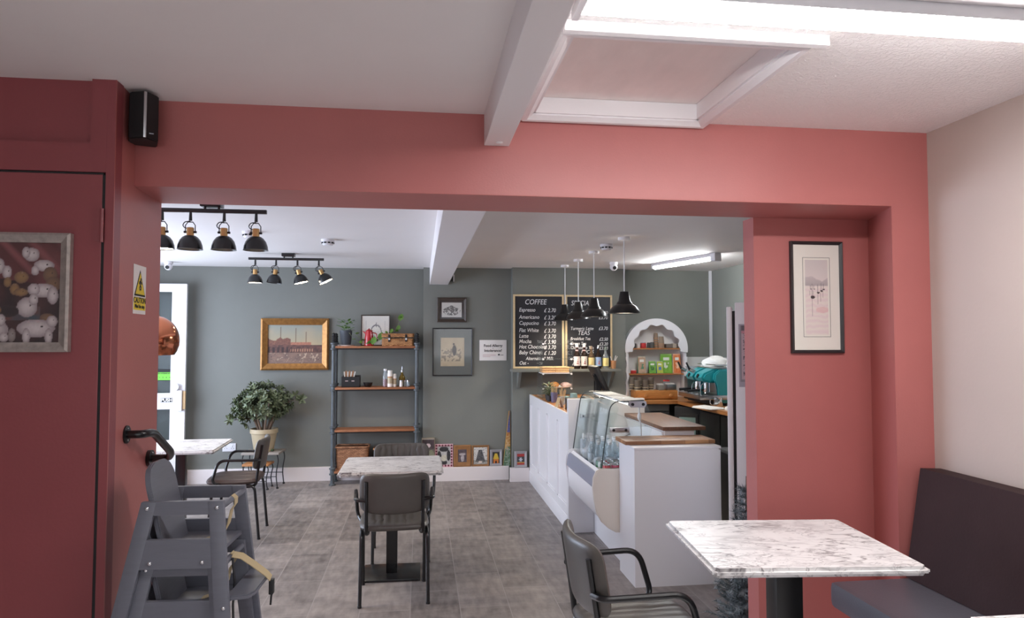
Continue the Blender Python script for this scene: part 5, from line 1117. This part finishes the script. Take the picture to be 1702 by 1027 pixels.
# ------------------------------------------------------------------ arched niche
NY0, NY1 = 7.90, 8.049
p0, p1 = at(1041, 580, Y=NY0), at(1141.5, 584, Y=NY0); nz = at(1090, 531, Y=NY0).z; NXA, NXB = p0.x, p1.x; nc = (NXA + NXB) / 2; rad = (NXB - NXA) / 2; spring = nz - rad * .92; nb_ = ZW + .002
t = thing('arched_niche', 'white arched shelf niche with a scalloped edge on the coffee corner wall', 'shelf', (nc, 0, 0))
def arch(rx_, rz_, n=28): return [(rx_ * math.cos(PI * i / n), spring + rz_ * math.sin(PI * i / n)) for i in range(n + 1)]
rz = nz - spring
out = [(rad, nb_)] + arch(rad, rz) + [(-rad, nb_)]; inn = [(rad - .03, nb_)] + arch(rad - .03, rz - .03) + [(-rad + .03, nb_)]
def ring(a, O, I, y0, y1):
    v = [[a.b.verts.new((q[0], y, q[1])) for q in P] for P in (O, I) for y in (y0, y1)]
    n = len(O)
    for i in range(n - 1):
        a._f([v[0][i], v[0][i + 1], v[1][i + 1], v[1][i]]); a._f([v[2][i], v[2][i + 1], v[3][i + 1], v[3][i]]); a._f([v[0][i], v[0][i + 1], v[2][i + 1], v[2][i]]); a._f([v[1][i], v[1][i + 1], v[3][i + 1], v[3][i]])
    for e in (0, n - 1): a._f([v[0][e], v[1][e], v[3][e], v[2][e]])
    return a
ring(MB(), out, inn, NY0 + .012, NY1).build('surround', SATIN, t, ang=40)
n = 120; O = []; I = []
for i in range(n + 1):
    th = -.14 + (PI + .28) * i / n; O.append(((rad + .012) * math.cos(th), spring + (rz + .012) * math.sin(th)))
    wv = .064 + .013 * math.cos(13.2 * (th - PI / 2)) + .022 * abs(math.cos(th)); I.append(((rad - wv) * math.cos(th), spring + (rz - wv) * math.sin(th)))
ring(MB(), O, I, NY0 - .004, NY0 + .011).build('scalloped_edge', WHITE, t, ang=30)
MB().prism(out, 'y', NY1 - .006, NY1 - .002).build('back', PAPER, t)
a = MB()
for sx_ in (-1, 1):
    pts = [(sx_ * (rad - .012 + .008 * math.sin(i * 1.5)), NY0 + .004, nb_ + (spring - .10 - nb_) * i / 14) for i in range(15)]; a = MB(); a.strip(pts, (.026, 0, 0), .006); a.build('side_edge', WHITE, t)
nsh = [at(1090, 578.5, Y=7.96).z, at(1090, 620.5, Y=7.96).z]
for i, z in enumerate(nsh):
    hw_ = (rad - .034) if z < spring else rad * math.sqrt(max(0, 1 - ((z - spring) / rz) ** 2)) - .04
    MB().box(-hw_, hw_, NY0 + .016, NY1 - .008, z - .014, z).build('shelf_board', OAK, t)
def nx(px): return at(px, 600, Y=7.955).x
Zn1, Zn2 = nsh[0] + .0005, nsh[1] + .0005
def cup_stack(label, x, y, z, n, r, m, rim, dh, name='paper_cup_stack', up=False, rows=None, group=None):
    t = thing(name, label, 'cups', (x, y, z), 0, group)
    for i in range(n):
        if up: MB().lathe([(r * .78, i * dh), (r, i * dh + r * 2.5), (r * 1.05, i * dh + r * 2.52), (r * .96, i * dh + r * 2.5)], 16).build('cup', m, t)
        else: MB().lathe([(r, i * dh), (r * .78, i * dh + r * 2.6), (r * .7, i * dh + r * 2.6), (.001, i * dh + r * 2.58)], 16).build('cup', m, t)
        if rim: MB().lathe([(r * 1.05, i * dh), (r * 1.05, i * dh + .006), (r, i * dh + .008)], 16, cap=False).build('rim', rim, t)
    return t
# upper board
def jar(label, px, y, z, r, h, m, lidm, name='small_jar', cat='jar'):
    t = thing(name, label, cat, (nx(px), y, z)); MB().lathe([(r * .9, 0), (r, .006), (r, h * .8), (r * .85, h * .86)], 16).build('body', m, t); MB().lathe([(r * .92, h * .84), (r * .92, h), (.001, h * 1.01)], 16).build('lid', lidm, t); return t
DK = colm('dark_jar', (84, 84, 82), .4)
jar('dark grey jar at the start of the upper niche shelf', 1055, 7.97, Zn1, .026, .06, DK, STEEL)
jar('white lidded jar beside the dark jar in the niche', 1062, 7.97, Zn1, .02, .045, PAPER, PLASTIC)
jar('red based glass jar on the upper niche shelf', 1069.5, 7.96, Zn1, .034, .07, colm('red_tub', (196, 60, 60), .4), BOT)
jar('dark tin right by the card cup stack on the upper niche shelf', 1079, 7.97, Zn1, .022, .065, DK, DK, 'small_tin', 'tin'); jar('second dark tin touching the card cup stack', 1084.5, 7.96, Zn1, .024, .07, DK, DK, 'small_tin', 'tin')
cup_stack('tall stack of brown card cups on the upper niche shelf', nx(1092), 7.985, Zn1, 5, .026, CARD, KRAFT, .028); cup_stack('wide stack of brown card cups before the tall stack', nx(1098.5), 7.94, Zn1, 3, .036, CARD, KRAFT, .022)
def tray_(label, px, w_, h_, m): return tag(MB().box(-w_ / 2, w_ / 2, -.04, .04, 0, h_, bev=.012).build('cup_carrier', m, None, (nx(px), 7.965, Zn1)), label, 'cup carrier')
tray_('grey pulp cup carrier beside the wide cup stack', 1111.5, .085, .05, colm('pulp', (110, 100, 92), .9)); tray_('pale pulp cup carrier between the two darker ones', 1120.5, .05, .055, colm('pale_pulp', (170, 160, 148), .9)); tray_('grey pulp cup carrier at the end of the upper niche shelf', 1128.5, .06, .05, colm('pulp', (110, 100, 92), .9))
# lower board: packets
def packet(label, px0, px1, py0, y, fn, cat='packet', name='food_packet'):
    x0, x1 = nx(px0), nx(px1); h_ = at(1090, py0, Y=y).z - Zn2; w_ = x1 - x0; t = thing(name, label, cat, ((x0 + x1) / 2, y, Zn2))
    a = MB(); a.hexa([(-w_ / 2, -.024, 0), (w_ / 2, -.024, 0), (w_ / 2, .024, 0), (-w_ / 2, .024, 0), (-w_ / 2, -.004, h_), (w_ / 2, -.004, h_), (w_ / 2, .004, h_), (-w_ / 2, .004, h_)], bev=.003); a.build('pouch', colm('pk_%d' % px0, fn(.5, .5), .45), t)
    paint('printed_front', w_ * .96, h_ * .97, fn, 20, 26, t, (0, -.0152, h_ / 2), (-math.atan(.02 / h_), 0, 0)); return t
def pk(c0, c1, c2, lab): 
    def f(u, v):
        c = mixc(c0, c1, vnoise(u * 5 + lab, v * 6))
        if .66 < v < .82 and .2 < u < .8: c = (236, 238, 230)
        if .25 < v < .55 and .25 < u < .75 and vnoise(u * 9 + lab, v * 9) > .4: c = c2
        if v > .95: c = mixc(c, (255, 255, 255), .3)
        return c
    return f
jar('small red jar with dark flowers on the lower niche shelf', 1052.5, 7.95, Zn2, .034, .045, colm('red_tub', (196, 60, 60), .4), PAPER)
packet('tall brown paper coffee bag on the lower niche shelf', 1060, 1073, 592, 7.96, pk((196, 170, 146), (170, 140, 116), (90, 140, 110), 3), name='coffee_bag')
packet('small green tea packet on the lower niche shelf', 1078, 1090, 600, 7.96, pk((90, 150, 60), (140, 190, 80), (60, 110, 60), 5), name='tea_packet')
packet('small blue and yellow packet beside the small green one', 1090.5, 1101, 600, 7.95, pk((170, 190, 70), (210, 210, 90), (90, 130, 190), 7), name='tea_packet')
packet('big green pouch with white arch on the lower niche shelf', 1099, 1118, 588, 7.99, pk((110, 176, 50), (150, 200, 90), (230, 236, 220), 9), name='food_pouch')
packet('big orange pouch beside the green pouch', 1118.5, 1130.5, 588, 7.955, pk((206, 96, 50), (226, 150, 90), (240, 200, 170), 12), name='food_pouch')
packet('dark red pouch at the end of the lower niche shelf', 1128, 1133.5, 591, 8.012, pk((176, 40, 46), (140, 30, 40), (206, 90, 70), 14), name='food_pouch')
# pine drawer box on the worktop, cups on it
p0, p1 = at(1058.5, 665, Y=7.66), at(1127.5, 649, Y=7.66); bw_ = p1.x - p0.x; bh = p1.z - ZW
t = thing('drawer_box', 'pine box with two knobs standing on the worktop under the niche', 'box', ((p0.x + p1.x) / 2, 7.66, ZW + .0005))
MB().box(-bw_ / 2, bw_ / 2, .02, .236, 0, bh, bev=.003).build('body', PINE, t); MB().box(-bw_ / 2 + .01, bw_ / 2 - .01, .0, .0195, .01, bh - .012, bev=.003).build('drawer', PINE, t)
for x in (-bw_ * .3, bw_ * .3): MB().lathe([(.012, 0), (.010, .012), (.02, .02), (.022, .03), (.014, .038), (.001, .04)], 16, (0, 0, 0), rot=Matrix.Rotation(PI / 2, 3, 'X')).build('knob', PINE, t, (x, 0, bh * .45))
ZB = ZW + bh + .001
def bx(px): return at(px, 640, Y=7.76).x
for i, (pxx, yy, hh_) in enumerate(((1054.5, 7.85, 1), (1068, 7.85, 1), (1058.5, 7.74, 0), (1071.5, 7.74, 0), (1083, 7.78, 1))):
    cup_stack(('inverted dark paper cup stack on the pine box, the first of the rear pair', 'inverted dark paper cup stack on the pine box, the second of the rear pair', 'inverted dark paper cup stack at the outer front of the pine box', 'inverted dark paper cup stack in the middle of the pine box front', 'inverted dark paper cup stack standing alone on the pine box')[i], bx(pxx), yy, ZB, 2 if not hh_ else 3, .035, colm('taupe_cup', (104, 94, 84), .7), CREAM, .028, 'paper_cup_stack', up=True, group='paper cup stacks on the pine box')
for pxx, w_, h_, m, lab in ((1097, .07, .06, colm('grey_tin', (130, 126, 120), .3), 'grey tin on the pine box beside the tubs'), (1114, .11, .065, STEEL, 'steel tub of sachets at the end of the pine box')):
    t = thing('sachet_tub', lab, 'tub', (bx(pxx), 7.76, ZB)); MB().box(-w_ / 2, w_ / 2, -.05, .05, 0, h_, bev=.006).build('tub', m, t); a = MB()
    for k in range(6): a.box(-w_ * .4 + k * w_ * .14, -w_ * .4 + k * w_ * .14 + .004, -.04, .04, h_ - .01, h_ + .012)
    a.build('sachets', PAPER, t)
jar('glass jar with red lid behind the tubs on the pine box', 1103, 7.87, ZB, .042, .11, BOT, colm('red_tub', (196, 60, 60)))
# ------------------------------------------------------------------ coffee machine
t = thing('espresso_machine', 'turquoise two-group espresso machine on the oak worktop', 'coffee machine', (2.95, 6.84, ZW), 0)
ML = .56
MB().box(-.02, .50, .02, ML - .02, .02, .065, bev=.006).build('drip_tray_base', MATTE, t)
MB().box(-.11, .22, -.02, ML + .03, .066, .112, bev=.006).build('drip_tray', STEEL, t)
sidep = [(.10, .03), (.46, .03), (.50, .10), (.49, .30), (.43, .375), (.12, .375), (.06, .33), (.05, .28), (.10, .20)]
for y0, y1 in ((0, .045), (ML - .045, ML)):
    MB().prism(sidep, 'y', y0, y1, bev=.012).build('side_panel', TEAL, t, ang=40)
for k in range(3): MB().prism([(.22, .12 + k * .075), (.39, .12 + k * .075), (.385, .165 + k * .075), (.235, .165 + k * .075)], 'y', -.004, .0, bev=.001).build('side_vent', TEALD, t)
MB().box(.16, .46, .046, ML - .046, .066, .36, bev=.006).build('boiler_case', STEEL, t)
hd = [(.17, .235), (.03, .235), (-.04, .255), (-.06, .29), (-.03, .335), (.07, .38), (.17, .385)]
for y0 in (.05, .29):
    MB().prism(hd, 'y', y0, y0 + .22, bev=.02).build('group_hood', TEAL, t, ang=40)
    yc = y0 + .118
    a = MB(); a.tube([(-.052, yc, .302), (-.062, yc, .306)], .022, 14); a.build('gauge', INK, t)
    MB().tube([(.04, yc, .236), (.04, yc, .17)], .034, 18).build('group_head', CHROME, t)
    MB().tube([(.04, yc, .168), (.04, yc, .138)], .036, 18).build('filter_basket', CHROME, t)
    MB().tube([(.0, yc, .155), (-.05, yc - .005, .155), (-.17, yc - .012, .148)], [.009, .012, .015], 12).build('portafilter_handle', BLACKP, t)
    MB().tube([(.04, yc, .137), (.03, yc, .115)], .012, 10).build('spout', CHROME, t)
    MB().tube([(-.045, yc + .11, .34), (-.10, yc + .112, .37)], .02, 12).build('steam_tap', CHROME, t); MB().tube([(-.10, yc + .112, .365), (-.135, yc + .112, .44)], [.012, .009], 10).build('steam_lever', BLACKP, t)
    MB().tube(fillet([(-.02, yc - .105, .24), (-.06, yc - .11, .22), (-.075, yc - .11, .15), (-.065, yc - .11, .09)], .03), .005, 8).build('steam_wand', CHROME, t)
MB().box(.08, .45, .05, ML - .05, .378, .392, bev=.004).build('cup_rail_top', STEEL, t)
MB().tube([(*p_, .42) for p_ in [(.09, .04), (.45, .04), (.45, ML - .04), (.09, ML - .04)]], .005, 6, closed=True).build('cup_rail', CHROME, t)
for x, y in ((.18, .06), (.44, .06), (.44, ML - .06), (.18, ML - .06)): MB().box(x - .02, x + .02, y - .02, y + .02, 0, .021).build('foot', MATTE, t)
def heap(label, x, y, z, rx_, ry_, rz_, seed):
    a = MB(); rn_ = random.Random(seed); m = 10; rows = []
    for i in range(m + 1):
        th = PI / 2 * i / m; ring_ = []
        for j in range(24):
            an = 2 * PI * j / 24; s_ = math.cos(th) * (1 + .12 * math.sin(an * 5 + i * .8 + seed)) ; ring_.append(a.b.verts.new((rx_ * s_ * math.cos(an), ry_ * s_ * math.sin(an), rz_ * (math.sin(th) + .08 * math.sin(an * 4 + i)) * (1 if i else 0))))
        rows.append(ring_)
    for A, B in zip(rows, rows[1:]):
        for j in range(24): a._f([A[j], A[(j + 1) % 24], B[(j + 1) % 24], B[j]])
    a._f(rows[0][::-1]); a._f(rows[-1]); return tag(a.build('tea_towel', CLOTH, None, (x, y, z), ang=80), label, 'cloth')
heap('white tea towel heaped on top of the espresso machine', 3.18, 7.21, ZW + .393, .16, .13, .11, 2)
heap('second white tea towel on the machine close to the side wall', 3.30, 6.955, ZW + .393, .10, .08, .12, 5)
t = thing('milk_jug', 'steel milk jug with pale cloth beside the drip tray', 'jug', (2.99, 6.73, ZW)); MB().lathe([(.045, 0), (.05, .01), (.042, .07), (.044, .10), (.041, .10), (.001, .02)], 20, cap=False).build('jug', CHROME, t); MB().tube(fillet([(-.04, 0, .085), (-.085, 0, .08), (-.08, 0, .03), (-.045, 0, .025)], .03), .005, 8).build('handle', CHROME, t)
heap('pale folded cloth on the worktop at the near end of the espresso machine', 3.02, 6.44, ZW + .0005, .09, .06, .05, 9)
t = thing('coffee_grinder', 'small coffee grinder in the corner behind the espresso machine', 'grinder', (3.13, 7.75, ZW)); MB().box(-.07, .07, -.10, .08, 0, .10, bev=.01).build('base', BLACKP, t); MB().box(-.065, .065, -.02, .08, .10, .26, bev=.01).build('body', STEEL, t); MB().lathe([(.04, .26), (.07, .37), (.072, .375), (.001, .38)], 18).build('hopper', BOT, t)
# ------------------------------------------------------------------ far strip light
p0, p1 = at(1088, 446, Z=2.385), at(1188, 430, Z=2.385); d = (p1 - p0); t = thing('wall_strip_light', 'slim fluorescent strip light on the ceiling of the coffee corner', 'ceiling light', (p0.x, p0.y, ZC), math.atan2(d.y, d.x)); L_ = math.hypot(d.x, d.y); t.name = 'ceiling_strip_light'
MB().box(0, L_, -.03, .03, -.035, -.0005, bev=.003).build('batten', PLASTIC, t); MB().box(L_ - .02, L_ + .05, -.04, .04, -.08, -.0005, bev=.006).build('end_cap', PLASTIC, t); MB().box(-.02, .01, -.03, .03, -.06, -.0005, bev=.004).build('end_cap', PLASTIC, t)
MB().tube([(.011, 0, -.052), (L_ - .021, 0, -.052)], .016, 14).build('tube', TUBEF, t)
# ------------------------------------------------------------------ pendants over the counter
def spot(o, loc, energy, col, size, rot=(0, 0, 0), blend=.6, rad=.03):
    l = bpy.data.lights.new('bulb_light', 'SPOT'); l.energy = energy; l.color = col; l.spot_size = R(size); l.spot_blend = blend; l.shadow_soft_size = rad
    q = bpy.data.objects.new('bulb_light', l); COL.objects.link(q); q.parent = o; q.location = loc; q.rotation_euler = rot; return q
for i, (pxx, pyy) in enumerate(((1037, 394.5), (987, 417.5), (961, 431), (939, 440.5))):
    p = at(pxx, pyy, Z=ZC); t = thing('pendant_lamp', ('black dome pendant lamp over the glass case, standing apart from the other three', 'black dome pendant lamp second from the glass case, before the SPECIALTY board', 'black dome pendant lamp third from the glass case', 'black dome pendant lamp closest to the blackboards')[i], 'pendant lamp', (p.x, p.y, ZC), 0, 'black pendants above the counter'); D = ZC - 1.822
    MB().lathe([(.048, -.0005), (.048, -.022), (.044, -.026), (.001, -.026)], 20).build('ceiling_rose', PLASTIC, t); MB().tube([(0, 0, -.02), (0, 0, -D + .165)], .0045, 8).build('flex', PLASTIC, t)
    z0 = -D
    MB().lathe([(.028, z0 + .178), (.036, z0 + .176), (.05, z0 + .10), (.062, z0 + .088), (.066, z0 + .075), (.095, z0 + .058), (.122, z0 + .022), (.128, z0), (.125, z0), (.118, z0 + .02), (.09, z0 + .052), (.06, z0 + .07), (.045, z0 + .098), (.03, z0 + .17)], 32, cap=False).build('shade', [BLACK], t)
    MB().lathe([(.1255, z0 + .0005), (.1165, z0 + .0205), (.089, z0 + .0515), (.06, z0 + .069)], 32, cap=False).build('shade_lining', colm('white_lining', (240, 236, 228), .4), t)
    MB().lathe([(.014, z0 + .10), (.016, z0 + .07), (.03, z0 + .045), (.03, z0 + .03), (.018, z0 + .014), (.001, z0 + .01)], 16).build('bulb', PENDB, t)
    spot(t, (0, 0, z0 + .006), 11, (1, .86, .68), 150)
# ------------------------------------------------------------------ spotlight bars
def bar(label, pts, px_can, zr, lamps, group):
    p0, p1 = at(*pts[0], Z=zr), at(*pts[1], Z=zr); y = (p0.y + p1.y) / 2; pc = at(*px_can, Z=zr)
    t = thing('spotlight_bar', label, 'ceiling light', (pc.x, y, ZC), 0, group); xa, xb = p0.x - pc.x, p1.x - pc.x; zz = zr - ZC
    MB().box(-.06, .06, -.04, .04, -.03, -.0005, bev=.004).build('ceiling_plate', BLACK, t); a = MB()
    for x in (-.04, .04): a.tube([(x, 0, -.03), (x, 0, zz)], .007, 8)
    a.build('mount_post', BLACK, t); MB().box(xa, xb, -.012, .012, zz - .012, zz + .012, bev=.003).build('rail', BLACK, t)
    for (lx, tilt, on) in lamps:
        q = at(lx, pts[0][1], Z=zr); x = p0.x + (at(lx, pts[0][1], Y=y).x - p0.x) - pc.x
        piv = bpy.data.objects.new('lamp_head', None)
        z1 = zz - .085
        hub = MB().tube([(x, 0, zz - .012), (x, 0, zz - .062)], [.008, .010], 10).build('stem', BLACK, t)
        Mx = Matrix.Translation((x, 0, zz - .075)) @ Matrix.Rotation(R(tilt), 4, 'Y')
        P_ = lambda x_, y_, z_: Mx @ Vector((x_, y_, z_))
        s = MB().lathe([(.03, -.078), (.045, -.088), (.06, -.108), (.069, -.135), (.072, -.158), (.0745, -.16), (.0705, -.16), (.067, -.135), (.058, -.110), (.043, -.092), (.001, -.086)], 26, cap=False)
        bmesh.ops.transform(s.b, matrix=Mx, verts=s.b.verts); sh_ = s.build('shade', BLACK, t)
        s = MB().lathe([(.001, -.028), (.018, -.028), (.021, -.032), (.021, -.078), (.027, -.08)], 18); bmesh.ops.transform(s.b, matrix=Mx, verts=s.b.verts); s.build('brass_cap', BRASS, t)
        yk = [P_(sx_ * .028, 0, z_) for sx_, z_ in ((-1, -.055), (-1, -.015), (-.5, .005), (.5, .005), (1, -.015), (1, -.055))]; MB().tube(yk, .0032, 6).build('yoke', BLACK, t)
        a = MB()
        for sx_ in (-1, 1): a.tube([P_(sx_ * .02, 0, -.055), P_(sx_ * .036, 0, -.055)], .007, 10)
        a.build('yoke_knob', BLACK, t); cbl = [P_(0, 0, .01), P_(-.03, -.01, .005), P_(-.042, -.01, -.018), P_(-.028, -.005, -.034), P_(-.006, 0, -.03)]; MB().tube(fillet(cbl, .015, 3), .003, 6).build('cable', BLACK, t)
        s = MB().lathe([(.001, -.098), (.03, -.104), (.062, -.146), (.062, -.155), (.001, -.157)] if on > 0 else [(.001, -.095), (.03, -.10), (.04, -.118), (.02, -.128), (.001, -.13)], 20, cap=False); bmesh.ops.transform(s.b, matrix=Mx, verts=s.b.verts); s.build('bulb', BULBM if on else BULBG, t)
        if on:
            s_ = spot(t, P_(0, 0, -.165), abs(on), (1, .86, .66), 120, (0, R(tilt), 0), .7, .05)
    return t
bar('black spotlight bar with brass caps close to the red header', ((258, 348), (444, 353)), (345, 346), 2.388, ((270, 0, 9), (317, 0, -7), (373, 0, -7), (426, 0, -7)), 'black spotlight bars')
bar('black spotlight bar with brass caps farther back before the gilt painting', ((414, 430), (538, 431)), (477, 429), 2.386, ((424.5, 0, 12), (459, 6, 0), (494.5, -14, 12), (530, -27, 12)), 'black spotlight bars')
# ------------------------------------------------------------------ copper pendant over the table by the door
t = thing('copper_pendant', 'polished copper dome pendant above the table by the shop door', 'pendant lamp', (-2.145, 6.0, ZC)); zb = at(262, 590, Y=6.0).z - ZC; H_ = .33; r = .185
MB().lathe([(.05, -.0005), (.05, -.03), (.001, -.03)], 18).build('ceiling_rose', COPPER, t); MB().tube([(0, 0, -.02), (0, 0, zb + H_)], .004, 8).build('flex', BLACKP, t)
pf = [(.03, zb + H_)] + [(r * math.sin(a_), zb + .12 + (H_ - .13) * math.cos(a_)) for a_ in [.2 + i * .11 for i in range(14)]] + [(r * .99, zb + .08), (r * .9, zb + .03), (r * .8, zb)]
pi = [(r_ - .003, z_) for r_, z_ in pf[::-1]]
MB().lathe(pf + pi, 40, cap=False).build('shade', COPPER, t); MB().ball((0, 0, zb + .10), .045, .045, .05, 16).build('bulb', PENDB, t)
spot(t, (0, 0, zb + .04), 5, (1, .86, .68), 140)

# ------------------------------------------------------------------ small pieces go one level down, under the part that carries them
RULES = {'armchair': {'foot_cap': 'leg'}, 'high_chair': {'screw': 'leg', 'buckle': 'waist_strap'}, 'grab_rail': {'screw': 'flange'}, 'shelf_unit': {'pipe_joint': 'post', 'finial': 'post', 'foot_flange': 'post'},
    'wicker_hamper': {'buckle': 'strap'}, 'spotlight_bar': {'brass_cap': 'shade', 'bulb': 'shade', 'yoke': 'shade', 'yoke_knob': 'shade', 'cable': 'shade'}, 'pendant_lamp': {'shade_lining': 'shade', 'bulb': 'shade'}, 'copper_pendant': {'bulb': 'shade'},
    'display_fridge': {'clamp_bolt': 'glass_clamp', 'bracket_bolt': 'shelf_bracket', 'glass_edge_trim': 'end_glass', 'cable_gland': 'lamp_cable'}, 'framed_print': {'mount_line': 'mount'}, 'framed_etching': {'mount_line': 'mount'}, 'menu_blackboard': {'chalk_writing': 'slate'},
    'caution_sign': {'lettering': 'text_panel', 'stumbling_figure': 'triangle'}, 'double_socket': {'switch': 'plate', 'pin_hole': 'plate'}, 'potted_shrub': {'relief_flower': 'pot', 'pot_foot': 'pot', 'soil': 'pot'}, 'drawer_box': {'knob': 'drawer'},
    'serving_counter': {'panel_moulding': 'panel'}, 'espresso_machine': {'steam_lever': 'steam_tap', 'filter_basket': 'group_head', 'portafilter_handle': 'group_head', 'spout': 'group_head', 'gauge': 'group_hood', 'side_vent': 'side_panel'},
    'smoke_detector': {'vent': 'head'}, 'nesting_table': {'foot': 'leg'}, 'bottle_cooler': {'glass_door': 'door_frame'}, 'cash_drawer': {'lock': 'drawer_front'}, 'till_screen': {'display': 'screen_case'}, 'security_camera': {'lens': 'dome'},
    'wall_speaker': {'badge': 'grille'}, 'syrup_bottle': {'label_motif': 'label'}, 'sauce_bottle': {'brand_band': 'label'}, 'ivy_pot': {'saucer': 'pot'}, 'tall_fridge': {'poster': 'poster_sleeve', 'lettering': 'poster_sleeve'}}
bpy.context.view_layer.update()
def mid(o):
    b_ = [o.matrix_basis @ Vector(q) for q in o.bound_box]; return sum(b_, Vector()) / 8
def base(o): return o.name.split('.')[0]
for root in [o for o in bpy.data.objects if o.parent is None and base(o) in RULES]:
    ch = [c for c in kids(root) if c.type == 'MESH']
    for c in ch:
        pn = RULES[base(root)].get(base(c))
        if not pn: continue
        cand = [p for p in ch if base(p) == pn and p is not c]
        if not cand: continue
        m_ = mid(c); p = min(cand, key=lambda q: (mid(q) - m_).length); mb = p.matrix_basis.inverted() @ c.matrix_basis; c.parent = p; c.matrix_basis = mb
